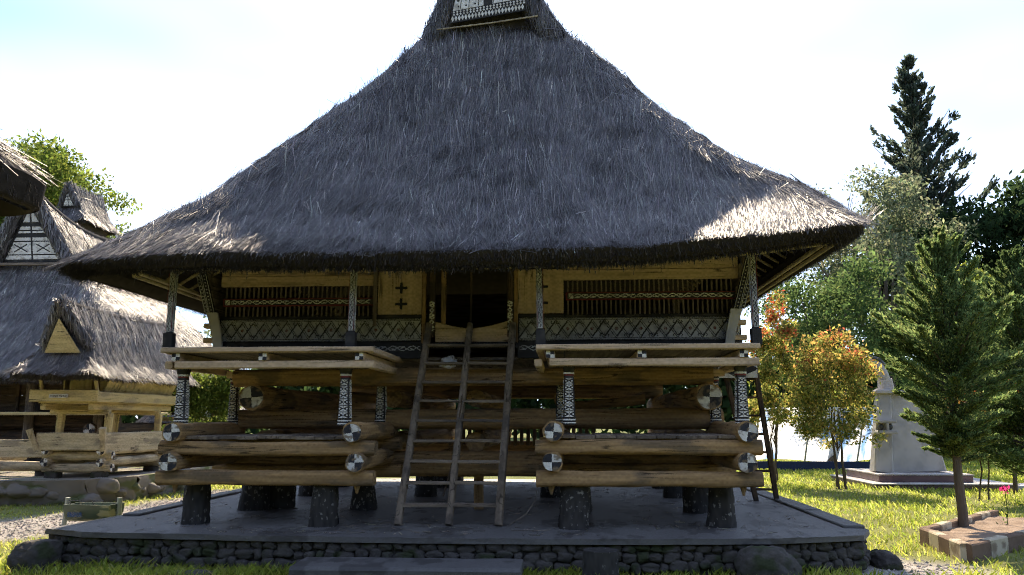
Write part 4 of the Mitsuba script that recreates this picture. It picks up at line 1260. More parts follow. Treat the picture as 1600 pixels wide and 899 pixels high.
def base_two():
    p = Polygon([(-22, 14.9), (-13.2, 15.15), (-10.6, 15.5), (-9.2, 15.9), (-8.7, 16.7), (-8.7, 19.4), (-9.6, 30), (-22, 30)])
    m = trimesh.creation.extrude_polygon(p.buffer(0.06, 2), 0.62, engine='earcut')
    m.apply_translation([0, 0, -0.15])
    m = m.subdivide_to_size(0.55)
    v = m.vertices.copy()
    n = (meshkit.fbm(v * 2.5, 4, 3) - 0.5)[:, None]
    v = v + n * A([0.22, 0.30, 0.06])
    t = thing('stone_terrace', 'low rough stone terrace that carries the neighbouring house and its granary', 'terrace')
    part(t, 'terrace_body', trimesh.Trimesh(v, m.faces, process=False), 'stone_pale', 40)
    r2 = np.random.default_rng(31)
    ln = LineString([(-16, 15.05), (-13.2, 15.15), (-10.6, 15.5), (-9.2, 15.9), (-8.7, 16.7), (-8.7, 19.4)])
    for i in range(34):
        q = ln.interpolate((i + 0.5) / 34, normalized=True)
        s = r2.uniform(0.10, 0.24)
        part(t, 'terrace_stone', rock_small((q.x, q.y - 0.03, r2.uniform(0.02, 0.40)), (s * 1.3, s * 0.8, s * 0.7), i), 'stone_pale', 40)


def rock_small(c, s, seed):
    m = trimesh.creation.icosphere(subdivisions=2)
    v = m.vertices * (1 + 0.5 * (meshkit.noise(m.vertices * 1.5 + seed * 3.3, seed)[:, None] - 0.5))
    return trimesh.Trimesh(v * A(s) + A(c), m.faces, process=False)


base_two()


def granary():
    g = thing('granary', 'small yellow raised granary with a thatched gable roof in front of the neighbouring house', 'granary')
    X = -9.72
    x0, x1, y0, y1 = -10.32, -9.12, 16.3, 18.55
    zt = 0.47
    tab = [(-10.72, -8.98, 15.45, 20.1, 0.25, 2.55), (-10.55, -9.12, 15.7, 19.9, 0.25, 2.75), (-10.2, -9.32, 15.92, 19.8, 0.15, 3.2)]
    small_roof(g, tab, 22000, THATCH2, 12, lipz=0.10, seed=23, width=(0.004, 0.008), length=(0.2, 0.6), lift=(0, 0.025), spread=0.13)
    gable_cap(g, X - 0.04, 0.44, 3.05, 3.85, 15.9, 20.0, 0.35, 0.06, 6000, THATCH2, 24, (0.005, 0.011))
    gable_panel(g, X - 0.04, 0.36, 2.90, 3.55, 15.72, 0.2, 'wood_yellow_x', 'wood_yellow_x', False)
    # eave boards
    part(g, 'eave_board', bx(x0 - 0.25, x1 + 0.1, 15.62, 15.68, 2.44, 2.50, 0.006), 'wood_yellow_x')
    part(g, 'eave_board', bx(x1 + 0.08, x1 + 0.13, 15.7, 19.8, 2.43, 2.49, 0.006), 'wood_yellow_y')
    # store-room walls of upright planks leaning outwards
    for i, y in enumerate(np.linspace(16.35, 19.3, 12)[:-1]):
        part(g, 'wall_plank', sweep((x1 - 0.16, y + 0.13, 2.10), (x1 + 0.03, y + 0.13, 2.50), rrect(0.03, 0.255, 0.004) if False else rrect(0.255, 0.03, 0.004), 1, up=(1, 0, 0.3)), 'wood_yellow_z')
    for i, x in enumerate(np.linspace(x0 + 0.2, x1 - 0.2, 6)[:-1]):
        if i in (3,): continue
        part(g, 'front_plank', bx(x + 0.003, x + 0.155, 16.62, 16.65, 2.08, 2.5, 0.004), 'wood_yellow_z')
    for i, y in enumerate(np.linspace(16.65, 19.3, 8)[:-1]):
        part(g, 'wall_plank', bx(x0 + 0.05, x0 + 0.08, y, y + 0.374, 2.0, 2.6, 0.004), 'wood_yellow_z')
    part(g, 'rear_wall', bx(x0 + 0.05, x1 - 0.1, 19.25, 19.28, 2.0, 2.7, 0.004), 'wood_yellow_z')
    for x in (x0 + 0.05, x1 - 0.03):
        part(g, 'corner_post', sweep((x, 16.0, 2.05), (x, 15.85, 2.5), rrect(0.06, 0.05, 0.008), 1), 'wood_yellow_z')
    # the deck and its boards
    part(g, 'front_board', sweep((x0 - 0.12, 15.86, 2.07), (x1 + 0.06, 15.86, 2.07), rrect(0.06, 0.23, 0.01), 6, 0.006, seed=3), 'wood_yellow_x')
    part(g, 'side_board', sweep((x1 + 0.03, 15.9, 2.05), (x1 + 0.03, 19.3, 2.05), rrect(0.06, 0.20, 0.01), 6, 0.006, seed=4), 'wood_yellow_y')
    part(g, 'deck', bx(x0, x1, 15.95, 19.2, 1.93, 1.98, 0.005), 'wood_yellow_y')
    for x in (x0 + 0.1, x1 - 0.12):
        part(g, 'deck_beam', sweep((x, 15.95, 1.86), (x, 19.2, 1.86), rrect(0.11, 0.12, 0.01), 4, 0.006, seed=5), 'wood_yellow_y')
    for y in (16.4, 18.5):
        part(g, 'deck_beam', sweep((x0 + 0.0, y, 1.76), (x1 + 0.02, y, 1.76), rrect(0.10, 0.09, 0.01), 4, 0.006, seed=6), 'wood_yellow_x')
    for x in (x0 + 0.18, x1 - 0.02):
        for y in (16.42, 18.5):
            part(g, 'leg_post', sweep((x, y, 1.0), (x + 0.02, y, 1.73), superround(0.13, 0.13, 10, 4), 4, 0.004, (0.9, 1.1), 7), 'wood_yellow_z', 40)
    # trough-like gallery of broad boards with flared ends
    part(g, 'gallery_board', sweep((x0 - 0.12, 16.2, 1.18), (x1 + 0.08, 16.2, 1.18), rrect(0.06, 0.34, 0.012), 6, 0.008, seed=8), 'wood_tan_x')
    part(g, 'gallery_board', sweep((x1 + 0.06, 16.22, 1.18), (x1 + 0.06, 18.85, 1.18), rrect(0.06, 0.34, 0.012), 6, 0.008, seed=9), 'wood_tan_y')
    part(g, 'gallery_horn', sweep((x1 + 0.06, 16.18, 1.0), (x1 + 0.09, 16.05, 1.45), rrect(0.10, 0.10, 0.015), 2, taper=(1, 1.2)), 'wood_tan_z')
    part(g, 'gallery_horn', sweep((x0 - 0.10, 16.18, 1.0), (x0 - 0.24, 16.1, 1.42), rrect(0.10, 0.10, 0.015), 2, taper=(1, 1.2)), 'wood_tan_z')
    part(g, 'gallery_floor', bx(x0, x1 + 0.05, 16.22, 18.8, 1.0, 1.03, 0.004), 'wood_tan_y')
    # the log crib
    sd = 700
    for y, in ((16.38,), (18.5,)):
        for z in (0.66, 0.90):
            sd += 1
            log(g, (x0 - 0.06, y, z), (x1 + 0.16, y, z), 0.085, 'wood_tan_x', sd)
            mesh, C = quad_disc((x1 + 0.166, y, z), 0.083, 'x', rng=np.random.default_rng(sd))
            part(g, 'painted_end', mesh, 'vertex_paint', color=C)
    for x in (x0 + 0.06, x1 + 0.0):
        for z in (0.77, 1.0):
            sd += 1
            log(g, (x, 16.2, z), (x, 18.7, z), 0.085, 'wood_tan_y', sd, True)
    for x in (x0 + 0.15, x1 - 0.1):
        for y in (16.4, 18.5):
            part(g, 'stone_foot', bx(x - 0.13, x + 0.13, y - 0.12, y + 0.12, zt - 0.08, 0.59, 0.02), 'stone')
    # the wide gallery running on to the left
    part(g, 'gallery_board', sweep((-13.8, 16.9, 1.02), (x0 - 0.2, 16.75, 1.02), rrect(0.06, 0.36, 0.012), 6, 0.01, seed=11), 'wood_tan_x')
    for z in (0.66,):
        log(g, (-13.8, 16.95, z), (x0 - 0.05, 16.8, z), 0.10, 'wood_tan_x', 720)
    log(g, (-12.0, 16.7, 0.82), (-12.0, 18.2, 0.82), 0.10, 'wood_tan_y', 721, True)
    log(g, (x0 - 0.12, 16.6, 0.82), (x0 - 0.12, 18.2, 0.82), 0.10, 'wood_tan_y', 722, True)
    for x in (-13.5, -12.1, -10.75):
        part(g, 'stone_foot', sweep((x, 16.95, zt - 0.08), (x, 16.95, 0.6), superround(0.26, 0.26, 12, 2.5), 2, 0.01, seed=int(-x)), 'stone', 40)
    # sign board
    sg = thing('sign', 'small white name board with dark lettering on the granary front', 'sign')
    part(sg, 'board', bx(-10.02, -9.64, 15.80, 15.815, 2.03, 2.10, 0.002), 'white_paint')
    tx = meshkit.text_mesh('PATANGAN TEAR BUAH', 0.035, 0.003, True)
    v = tx.vertices * A([0.34 / tx.extents[0], 1, 1])
    part(sg, 'lettering', trimesh.Trimesh(np.c_[-10.0 + v[:, 0], 15.80 - v[:, 2], 2.047 + v[:, 1]], tx.faces, process=False), 'dark_metal')


granary()


def house_three():
    h = thing('thatched_house', 'shaggy brown thatch eave of a house cut off by the left edge', 'house')
    tab = [(-16, -6.12, 4.4, 9.6, 0.5, 4.40), (-15.6, -6.5, 4.8, 9.4, 0.55, 4.72), (-14.4, -7.6, 5.4, 9.0, 0.5, 5.75), (-12.8, -9.2, 6.4, 8.2, 0.3, 7.6)]
    small_roof(h, tab, 15000, [(0.17, 0.13, 0.10, 4), (0.10, 0.08, 0.065, 4), (0.28, 0.23, 0.18, 1.5), (0.06, 0.05, 0.042, 3)], 16, lipz=0.3, seed=33, width=(0.004, 0.010), lift=(0, 0.12), spread=0.35)
    for x in (-14.6, -8.2):
        for y in (5.4, 8.9):
            part(h, 'post', sweep((x, y, 0), (x, y, 4.3), circ(0.15, 12), 4, 0.01, seed=3), 'wood_dark_z', 40)
    part(h, 'eave_beam', sweep((-15, 9.15, 4.25), (-6.6, 9.15, 4.25), rrect(0.10, 0.12, 0.01), 8, 0.006, seed=4), 'wood_yellow_x')
    for i in range(8):
        part(h, 'wall_plank', bx(-14.6, -8.2, 8.7, 8.76, 2.0 + i * 0.26, 2.255 + i * 0.26, 0.005), 'wood_dark_x')
    part(h, 'house_floor', bx(-14.8, -8.0, 5.2, 9.0, 1.9, 2.0, 0.01), 'wood_dark_x')


house_three()
h4 = thing('thatched_house', 'low thatched roof seen far behind the granary and the shrub', 'house')
small_roof(h4, [(-16.5, -12.1, 31.5, 37, 0.4, 1.5), (-16.1, -12.6, 32, 36.6, 0.4, 2.0), (-15, -13.6, 33, 36, 0.3, 3.6)], 9000, THATCH2, 12, lipz=0.15, seed=43)
for i in range(5):
    part(h4, 'wall_plank', bx(-15.8, -12.8, 32.6, 32.68, 0.1 + 0.3 * i, 0.395 + 0.3 * i, 0.006), 'wood_yellow_x')
for x in (-15.8, -12.8):
    part(h4, 'post', bx(x - 0.1, x + 0.1, 32.4, 32.6, 0, 1.7, 0.01), 'wood_dark_z')


# ================================================================== MONUMENT, TARPAULIN, PLANTER
def monument():
    m = thing('monument', 'pale concrete monument with a tapering body and carved mask on a dark stepped base', 'monument')
    cx, cy = 8.55, 21.9
    for i, (w, d, z0, z1, ox) in enumerate(((2.6, 3.0, -0.05, 0.14, 0.25), (1.75, 2.2, 0.141, 0.33, 0.0))):
        k = part(m, 'base_step', bx(cx - w * 0.62 + ox, cx + w * 0.62 + ox, cy - d * 0.55, cy + d * 0.5, z0, z1 - 0.03, 0.01), 'purple_tile')
        part(k, 'base_slab', bx(cx - w * 0.63 + ox, cx + w * 0.63 + ox, cy - d * 0.56, cy + d * 0.51, z1 - 0.03, z1, 0.006), 'pale_concrete')
    part(m, 'low_slab', bx(cx + 1.3, cx + 3.0, cy - 1.25, cy - 0.3, -0.02, 0.07, 0.01), 'pale_concrete')
    body = sweep((cx + 0.05, cy, 0.331), (cx + 0.0, cy + 0.05, 2.25), rrect(1.5, 1.1, 0.04), 8, 0.004, (1, 0.62), up=(0, 1, 0))
    part(m, 'body', body, 'pale_concrete')
    fx = cx - 0.80
    col = sweep((fx + 0.02, cy - 0.56, 0.331), (fx + 0.26, cy - 0.36, 2.35), rrect(0.46, 0.34, 0.03), 8, 0.004, (1.0, 0.72), up=(0, 1, 0))
    ck = part(m, 'front_pier', col, 'pale_concrete')
    # carved mask: brow, dark balls painted as eye-hollow shade, nose, chin, on the pier
    part(m, 'mask_brow', bx(fx - 0.08, fx + 0.38, cy - 0.80, cy - 0.55, 1.52, 1.60, 0.02), 'pale_concrete')
    part(m, 'mask_chin', bx(fx - 0.08, fx + 0.38, cy - 0.84, cy - 0.55, 1.26, 1.34, 0.02), 'pale_concrete')
    part(m, 'mask_nose', bx(fx + 0.12, fx + 0.18, cy - 0.82, cy - 0.6, 1.34, 1.52, 0.01), 'pale_concrete')
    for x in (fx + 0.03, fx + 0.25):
        part(m, 'mask_eye_shade', trimesh.Trimesh(trimesh.creation.icosphere(subdivisions=2).vertices * A([0.06, 0.05, 0.075]) + A([x, cy - 0.70, 1.43]), trimesh.creation.icosphere(subdivisions=2).faces), 'dark_metal', True)
    part(m, 'collar', bx(fx + 0.0, fx + 0.75, cy - 0.62, cy + 0.2, 2.25, 2.33, 0.01), 'pale_concrete')
    neck = sweep((fx + 0.40, cy - 0.2, 2.33), (fx + 0.36, cy - 0.25, 2.62), rrect(0.30, 0.36, 0.03), 3, 0, (1, 0.9), up=(0, 1, 0))
    part(m, 'neck', neck, 'pale_concrete')
    horn = tube([(fx + 0.36, cy - 0.25, 2.55), (fx + 0.30, cy - 0.28, 2.8), (fx + 0.18, cy - 0.32, 3.0), (fx - 0.02, cy - 0.36, 3.16)], [0.16, 0.13, 0.11, 0.03], 10)
    hk = part(m, 'horn', horn, 'pale_concrete', True)
    part(hk, 'dark_crest', tube([(fx - 0.06, cy - 0.37, 3.20), (fx + 0.2, cy - 0.34, 3.08), (fx + 0.42, cy - 0.28, 2.86)], [0.03, 0.09, 0.07], 8), 'dark_metal', True)


monument()


def tarpaulin():
    t = thing('awning', 'blue and white tarpaulin awning stretched over poles behind the red-tipped bushes', 'awning')
    nu, nv = 46, 26
    u, v = np.meshgrid(np.linspace(0, 1, nu), np.linspace(0, 1, nv))
    x = 6.3 + 5.0 * u
    z = 0.25 + 1.75 * v + 0.05 * np.sin(u * 9) * (1 - v)
    y = 28.9 - 1.3 * v + 0.10 * np.sin(u * 26 + v * 3) * (1 - 0.5 * v) + 0.25 * (meshkit.fbm(np.stack([u * 4, v * 3, u * 0], -1), 3, 5) - 0.5)
    V = np.stack([x, y, z], -1).reshape(-1, 3)
    i = (np.arange(nv - 1)[:, None] * nu + np.arange(nu - 1)[None]).ravel()
    F = np.vstack([np.c_[i, i + 1, i + nu + 1], np.c_[i, i + nu + 1, i + nu]])
    n = meshkit.fbm(np.stack([u * 22, v * 2.0, u * 0], -1).reshape(-1, 3), 3, 7)
    m = np.clip((n - 0.56 + 0.20 * np.clip((u.reshape(-1) - 0.5) * 6, 0, 1)) * 5, 0, 1)[:, None]
    C = A([0.86, 0.88, 0.92]) * (1 - m) + A([0.14, 0.32, 0.70]) * m
    part(t, 'sheet', trimesh.Trimesh(V, F, process=False), 'tarp', True, color=C)
    for xx in (6.35, 8.0, 9.7, 11.25):
        part(t, 'pole', tube([(xx, 28.9, 0), (xx, 27.65, 2.05)], 0.03, 8), 'metal_post', 60)
    part(t, 'skirt', bx(6.0, 11.4, 27.3, 27.37, -0.02, 0.30, 0.01), 'blue_dark')


mat('blue_dark', (0.015, 0.025, 0.06), 0.6)
tarpaulin()


def planter():
    p = thing('planter', 'brown and cream striped brick border round the young conifer', 'planter')
    a = A([4.72, 11.60])
    b = A([4.58, 10.15])
    c = A([7.2, 12.55])
    e = A([6.75, 13.9])
    for (p0, p1, n) in ((a, b, 4), (b, c, 7), (a, e, 7)):
        L = np.linalg.norm(p1 - p0)
        t = (p1 - p0) / L
        nr = A([-t[1], t[0]])
        s = 0
        for i in range(n):
            w = L / n
            q0, q1 = p0 + t * (i * w + 0.004), p0 + t * ((i + 1) * w - 0.004)
            m = sweep((q0[0], q0[1], 0.08), (q1[0], q1[1], 0.08), rrect(0.13, 0.26 + 0.012 * (i % 2), 0.014), 4, 0.007, seed=i + n)
            part(p, 'kerb_brick', m, 'brick_cream' if i % 2 else 'brick_brown')
    soil = Polygon([a, b, c, e]).buffer(-0.03)
    m = trimesh.creation.extrude_polygon(soil, 0.12, engine='earcut').subdivide_to_size(0.12)
    v = m.vertices.copy()
    v[:, 2] += 0.10 * (meshkit.fbm(v * 3, 3, 4) - 0.3) * (v[:, 2] > 0.06)
    part(p, 'soil', trimesh.Trimesh(v, m.faces, process=False), 'soil', 30)


mat('brick_brown', proc(lambda p, n, uv: mix((0.10, 0.065, 0.045), (0.17, 0.12, 0.085), fbm(p.x * 9, p.y * 9, p.z * 9, 3))), 0.9)
mat('brick_cream', proc(lambda p, n, uv: mix((0.42, 0.37, 0.27), (0.20, 0.16, 0.11), smoothstep(0.4, 0.68, fbm(p.x * 8, p.y * 8, p.z * 8, 3)))), 0.9)
mat('soil', proc(lambda p, n, uv: mix((0.13, 0.09, 0.06), (0.26, 0.20, 0.15), fbm(p.x * 14, p.y * 14, p.z * 14, 3))), 0.98)
planter()


# ================================================================== PLANTS
def branchy(p0, p1, r0, r1, rng, seg=6, wob=0.05):
    s = np.linspace(0, 1, seg + 1)
    p0, p1 = A(p0, float), A(p1, float)
    L = np.linalg.norm(p1 - p0)
    P = p0 + (p1 - p0) * s[:, None] + rng.normal(0, wob * L, (seg + 1, 3)) * (s * (1 - s) * 2)[:, None]
    return tube(P, r0 + (r1 - r0) * s, 7)


def leaf_cloud(P, rng, size, aspect=0.45, up=0.4, curl=0.0):
    n = len(P)
    d = unit(rng.normal(0, 1, (n, 3)) + A([0, 0, up]))
    s = unit(np.cross(d, rng.normal(0, 1, (n, 3))))
    L = rng.uniform(0.6, 1.3, (n, 1)) * size
    return rhombs(P, d * L * 0.5, s * L * 0.5 * aspect)


def broad_tree(name, label, base, height, crown, rad, ncl, nleaf, size, pal, seed, trunk=0.25, group=None, cr=0.34, flat=0.8, stems=1, cat_='tree', tip=None):
    """crown: centre (x, y, z), rad: (rx, ry, rz)"""
    r = np.random.default_rng(seed)
    k = thing(name, label, cat_, group)
    c = A(crown, float)
    rad = A(rad, float)
    u = unit(r.normal(0, 1, (ncl, 3)))
    u[:, 2] = np.where(u[:, 2] < -0.55, -u[:, 2], u[:, 2])
    q = r.uniform(0.35, 1.0, (ncl, 1)) ** 0.5
    C = c + u * rad * q * (1 + 0.25 * r.normal(0, 1, (ncl, 1)).clip(-1, 1))
    R = cr * rad.min() * r.uniform(0.55, 1.25, ncl)
    ms = []
    for s in range(stems):
        b = A([base[0] + (r.normal(0, 0.10) if stems > 1 else 0), base[1] + (r.normal(0, 0.10) if stems > 1 else 0), 0.0])
        topp = c + A([r.normal(0, 0.2) * rad[0], 0, -0.1 * rad[2]])
        ms.append(branchy(b - A([0, 0, 0.1]), topp, trunk, trunk * 0.35, r, 8, 0.02))
    for i in r.choice(ncl, min(ncl, 16), replace=False):
        t = r.uniform(0.35, 0.9)
        st = A([base[0], base[1], 0]) * (1 - t) + (c - A([0, 0, 0.1 * rad[2]])) * t
        ms.append(branchy(st, C[i], trunk * 0.35, trunk * 0.08, r, 5, 0.05))
    part(k, 'trunk', ms[0] if stems == 1 else ms[0], 'bark', True)
    for m in ms[1:stems]: part(k, 'trunk', m, 'bark', True)
    for m in ms[stems:]: part(k, 'limb', m, 'bark', True)
    w = R ** 2
    ci = r.choice(ncl, nleaf, p=w / w.sum())
    v = unit(r.normal(0, 1, (nleaf, 3)))
    rr = r.random((nleaf, 1)) ** 0.45
    P = C[ci] + v * rr * R[ci][:, None] * A([1.15, 1.15, flat])
    P += 0.5 * size * r.normal(0, 1, (nleaf, 3))
    P = P[P[:, 2] > 0.05]
    ci = ci[:len(P)]
    V, F = leaf_cloud(P, r, size)
    Cc = palette(r, len(P), pal, 0.18)
    if tip is not None:
        hh = (P[:, 2] - c[2]) / rad[2]
        out = np.linalg.norm((P - c) / rad, axis=1)
        pr = np.clip((hh - tip[0]) * tip[1], 0, 0.9) * (out > 0.75) * (r.random(len(P)) < 0.9)
        cl = meshkit.noise(P * 3.0, seed)
        sel = (r.random(len(P)) < pr) & (cl > 0.35)
        Cc[sel] = palette(r, int(sel.sum()), tip[2], 0.15)
    part(k, 'crown', trimesh.Trimesh(V, F, process=False), 'leaf', color=np.repeat(Cc, 4, 0))
    return k


def conifer(name, label, base, H, z0, prof, nb, per, size, pal, seed, trunk, elev=(20, 45), droop=0.0, dens=1.0, asp=0.25, spread=0.22, lean=(0, 0), tuft=False):
    """prof: [(z fraction, branch length)]"""
    r = np.random.default_rng(seed)
    k = thing(name, label, 'tree')
    b = A([base[0], base[1], 0.0])
    top = b + A([lean[0], lean[1], H])
    part(k, 'trunk', branchy(b - A([0, 0, 0.1]), top, trunk, trunk * 0.12, r, 10, 0.006), 'bark', True)
    zs = np.sort(z0 + (H - z0) * r.random(nb) ** 0.9)
    Pp, Dd = [], []
    ga = 2.399963
    zf, lf = zip(*prof)
    limb = []
    for i, z in enumerate(zs):
        t = z / H
        L = np.interp((z - z0) / (H - z0), zf, lf) * (r.uniform(0.35, 1.2) if tuft else r.uniform(0.7, 1.15))
        a = i * ga + r.normal(0, 0.3)
        el = math.radians(np.interp((z - z0) / (H - z0), [0, 1], elev) + r.normal(0, 6))
        d = A([math.cos(a) * math.cos(el), math.sin(a) * math.cos(el), math.sin(el)])
        p0 = b + (top - b) * t
        s = np.linspace(0, 1, 7)
        path = p0 + d * L * s[:, None] + A([0, 0, -droop * L]) * (s ** 2)[:, None] + r.normal(0, 0.02 * L, (7, 3)) * s[:, None]
        limb.append(tube(path, 0.02 * trunk / 0.08 * (1 - 0.85 * s) * (0.4 + L / max(lf)), 5))
        n = int(per * (0.35 + L / max(lf)) * dens)
        q = r.uniform(0.12, 1.02, n) ** (0.85 if not tuft else 0.6)
        if tuft:
            cc = r.uniform(0.25, 1.0, 5)
            q = np.clip(cc[r.integers(0, 5, n)] + r.normal(0, 0.05, n), 0.1, 1.05)
        c = np.stack([np.interp(q, s, path[:, j]) for j in range(3)], 1)
        sd = unit(np.cross(d, [0, 0, 1.0]))
        wdt = spread * L * (1.05 - q * 0.85) if not tuft else np.full(n, 0.20 + 0.05 * L)
        off = r.normal(0, 1, n)[:, None] * sd * wdt[:, None] * 0.6 + (np.abs(r.normal(0, 0.32, n)) * wdt)[:, None] * A([0, 0, 1.0]) * r.choice([-0.6, 1], n)[:, None]
        Pp.append(c + off)
        Dd.append(unit(d * r.uniform(0.5, 1.4, (n, 1)) + off / (wdt[:, None] + 1e-6) * 0.6 + r.normal(0, 0.35, (n, 3)) + A([0, 0, 0.25])))
    for m in limb: part(k, 'limb', m, 'bark', True)
    P, D = np.vstack(Pp), np.vstack(Dd)
    n = len(P)
    Ls = r.uniform(0.6, 1.3, (n, 1)) * size
    S = unit(np.cross(D, r.normal(0, 1, (n, 3))))
    V, F = rhombs(P, D * Ls * 0.5, S * Ls * 0.5 * asp)
    part(k, 'foliage', trimesh.Trimesh(V, F, process=False), 'leaf', color=np.repeat(palette(r, n, pal, 0.2), 4, 0))
    return k


DK = [(0.035, 0.062, 0.026, 4), (0.022, 0.040, 0.018, 3), (0.05, 0.08, 0.028, 1.5)]
MID = [(0.05, 0.09, 0.028, 4), (0.08, 0.125, 0.035, 3), (0.035, 0.06, 0.02, 2)]
YEL = [(0.14, 0.19, 0.035, 4), (0.20, 0.24, 0.05, 3), (0.08, 0.12, 0.025, 2)]
PALE = [(0.19, 0.225, 0.13, 4), (0.27, 0.29, 0.18, 2), (0.12, 0.15, 0.085, 3)]

conifer('conifer', 'young conifer with upswept feathery branches growing in the striped planter', (5.58, 12.4), 4.30, 1.0,
        [(0, 0.42), (0.15, 0.85), (0.4, 1.22), (0.65, 0.92), (0.85, 0.52), (1, 0.12)], 125, 720, 0.066, [(0.15, 0.22, 0.08, 4), (0.22, 0.29, 0.10, 3), (0.085, 0.135, 0.055, 2), (0.32, 0.36, 0.13, 1)], 51, 0.075, (16, 60), 0.0, 1.0, 0.34, 0.26)
conifer('conifer', 'second feathery conifer half cut off by the right edge', (9.05, 17.0), 4.9, 0.5,
        [(0, 1.5), (0.3, 1.75), (0.6, 1.3), (0.85, 0.7), (1, 0.15)], 140, 520, 0.085, [(0.12, 0.18, 0.065, 4), (0.17, 0.23, 0.08, 3), (0.07, 0.11, 0.045, 2.5)], 52, 0.09, (14, 58), 0.0, 1.0, 0.34, 0.26)
conifer('tall_conifer', 'very tall dark conifer with a ragged see-through crown against the white sky', (19.7, 45), 21.0, 5.0,
        [(0, 5.0), (0.15, 5.4), (0.35, 4.3), (0.55, 3.0), (0.75, 2.1), (0.9, 1.2), (1, 0.4)], 160, 210, 0.27, [(0.06, 0.08, 0.06, 4), (0.085, 0.105, 0.075, 2)], 53, 0.30, (8, 60), -0.12, 1.0, 0.5, 0.26, (-0.4, 0), tuft=True)

BUSH = [(0.22, 0.26, 0.06, 3.5), (0.38, 0.37, 0.09, 3), (0.11, 0.14, 0.04, 2.5), (0.52, 0.40, 0.12, 2.2)]
RED = [(0.42, 0.09, 0.05, 4), (0.48, 0.20, 0.07, 3), (0.40, 0.28, 0.08, 2)]
broad_tree('bush', 'wider bush with yellow green leaves and orange tips, before the white and blue awning', (6.45, 20.3), 3.7, (6.40, 20.3, 2.0), (0.92, 0.95, 1.75), 64, 12500, 0.10, BUSH, 61, 0.028, None, 0.27, 1.0, 5, 'bush', (0.15, 1.1, [(0.55, 0.40, 0.11, 5), (0.50, 0.28, 0.09, 2.5), (0.42, 0.11, 0.06, 1)]))
broad_tree('bush', 'narrow shrub with red young leaf tips, the one nearer the side ladder', (5.35, 22.0), 3.9, (5.45, 22.0, 2.45), (0.72, 0.8, 1.9), 46, 8200, 0.105, BUSH, 62, 0.026, None, 0.32, 1.0, 4, 'bush', (0.3, 1.4, RED))
broad_tree('bush', 'small red-leaved shrub half hidden behind the young conifer', (8.45, 17.6), 2.3, (8.35, 17.6, 1.85), (0.55, 0.5, 0.7), 16, 3000, 0.09, [(0.45, 0.13, 0.05, 4), (0.4, 0.25, 0.07, 2), (0.12, 0.14, 0.04, 2)], 63, 0.02, None, 0.4, 1.0, 2, 'bush')
broad_tree('shrub', 'sunlit light green shrub between the granary and the big house', (-8.9, 20.4), 2.8, (-9.0, 20.4, 1.45), (1.05, 0.8, 1.35), 34, 12000, 0.10, YEL, 64, 0.03, None, 0.36, 1.0, 3, 'shrub')

broad_tree('tree', 'broad yellow green tree rising behind the turret of the neighbouring house', (-27.4, 40), 15, (-27.2, 40, 10.6), (3.9, 3.6, 4.3), 80, 30000, 0.27, YEL, 71, 0.4)
broad_tree('tree', 'bright green tree at the left edge below the shaggy eave', (-24.6, 33), 10, (-24.4, 33, 5.6), (3.0, 2.5, 3.6), 40, 16000, 0.24, YEL, 72, 0.3)
broad_tree('tree', 'thin pale tree seen between the two houses under the big eave', (-17.0, 44), 9, (-17.6, 44, 5.9), (2.2, 2, 3.0), 26, 2600, 0.26, PALE, 73, 0.16, None, 0.34)
broad_tree('tree', 'round green tree under the right eave corner of the big house', (8.9, 29), 6.6, (9.1, 29, 4.3), (2.6, 2.2, 2.4), 46, 17000, 0.17, [(0.09, 0.145, 0.05, 4), (0.13, 0.185, 0.06, 3), (0.06, 0.10, 0.035, 2)], 74, 0.2)
broad_tree('tree', 'tall pale grey green tree between the big eave and the tall conifer', (14.6, 38), 11, (14.2, 38, 7.2), (4.0, 3, 4.3), 70, 22000, 0.22, PALE, 75, 0.3, None, 0.3)
broad_tree('tree', 'dark tree mass at the foot of the tall conifer', (18.0, 41), 12, (18.6, 41, 6.4), (3.8, 3, 5.2), 50, 14000, 0.36, DK, 76, 0.35)
broad_tree('tree', 'dark rounded tree on the right of the tall conifer', (24.6, 42), 12.5, (24.4, 42, 8.6), (3.6, 3, 4.6), 50, 14000, 0.38, DK, 77, 0.35)
broad_tree('tree', 'mid green tree at the right edge behind the dark tree', (29.8, 46), 13, (29.6, 46, 8.6), (4.2, 3.5, 5.2), 50, 12000, 0.42, MID, 78, 0.35)
broad_tree('shrub', 'light yellow leaved young tree standing above the right-hand conifer', (9.9, 19.4), 4.9, (9.9, 19.4, 4.1), (1.5, 1.0, 1.0), 22, 3200, 0.15, [(0.24, 0.27, 0.05, 4), (0.17, 0.22, 0.04, 3)], 79, 0.05, None, 0.3)


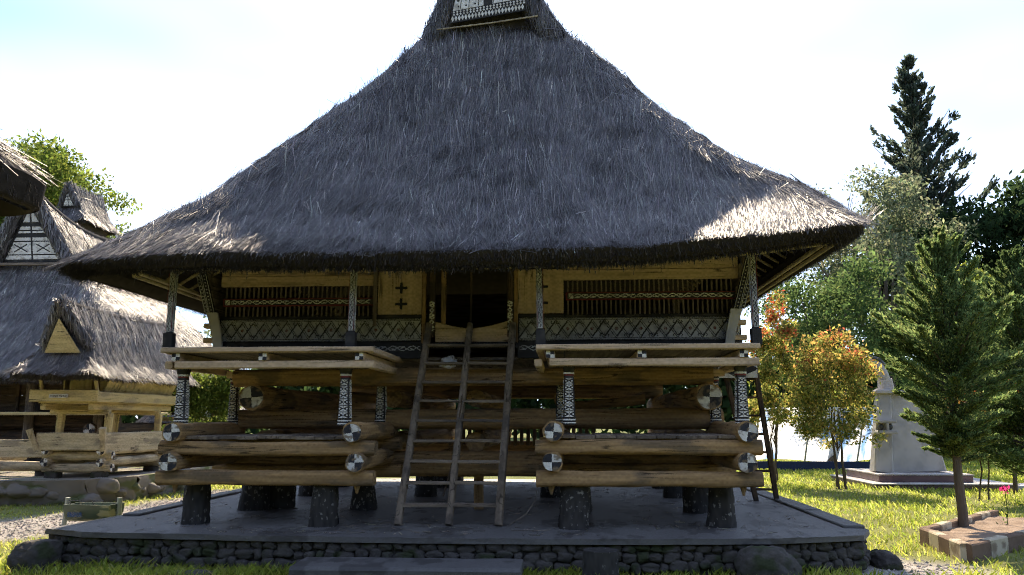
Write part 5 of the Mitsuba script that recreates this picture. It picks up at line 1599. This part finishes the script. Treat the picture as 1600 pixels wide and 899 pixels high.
def far_wood(name, label, x0, x1, y, h, n, size, pal, seed):
    r = np.random.default_rng(seed)
    x = r.uniform(x0, x1, n)
    prof = h * (0.55 + 0.55 * meshkit.fbm(np.c_[x * 0.12, 0 * x, 0 * x], 4, seed))
    z = prof * r.random(n) ** 0.6
    yy = y + r.normal(0, 1.6, n) + 0.15 * np.abs(x)
    V, F = leaf_cloud(np.c_[x, yy, z], r, size, 0.6)
    whole(name, trimesh.Trimesh(V, F, process=False), 'leaf', label, 'wood', color=np.repeat(palette(r, n, pal, 0.2), 4, 0), kind='stuff')


far_wood('far_wood', 'far-off belt of trees closing the view behind the houses and the lawn', -75, 85, 72, 8.0, 26000, 1.1, MID + DK, 81)
far_wood('far_wood', 'unseen belt of trees behind the camera, added to hold low sky light off the house', -60, 55, -17, 10.5, 16000, 1.2, MID + DK, 83)  # added out of view to block low sky and darken the under-house logs
far_wood('undergrowth', 'dark undergrowth below the trees on the right', 10, 34, 36, 3.4, 15000, 0.4, DK, 82)


def flower(x, y, h, col, seed, label):
    r = np.random.default_rng(seed)
    k = thing('flower', label, 'flower')
    part(k, 'stem', tube([(x, y, 0.05), (x + 0.03, y, h * 0.5), (x + 0.01, y, h)], 0.006, 5), 'green_stem')
    n = 26
    P = A([x + 0.01, y, h]) + r.normal(0, 0.035, (n, 3))
    V, F = leaf_cloud(P, r, 0.07, 0.6)
    part(k, 'bloom', trimesh.Trimesh(V, F, process=False), 'leaf', color=np.repeat(palette(r, n, [col + (1,)], 0.15), 4, 0))
    P = A([x, y, h * 0.4]) + r.normal(0, 1, (14, 3)) * A([0.05, 0.05, 0.1])
    V, F = leaf_cloud(P, r, 0.09, 0.3)
    part(k, 'leaves', trimesh.Trimesh(V, F, process=False), 'leaf', color=np.repeat(palette(r, 14, MID, 0.15), 4, 0))


mat('green_stem', (0.06, 0.10, 0.03), 0.7)
flower(6.35, 12.75, 0.62, (0.55, 0.05, 0.20), 1, 'tall pink flower rising from the planter')
flower(6.9, 12.9, 0.40, (0.50, 0.08, 0.10), 2, 'short red flower at the far end of the planter')
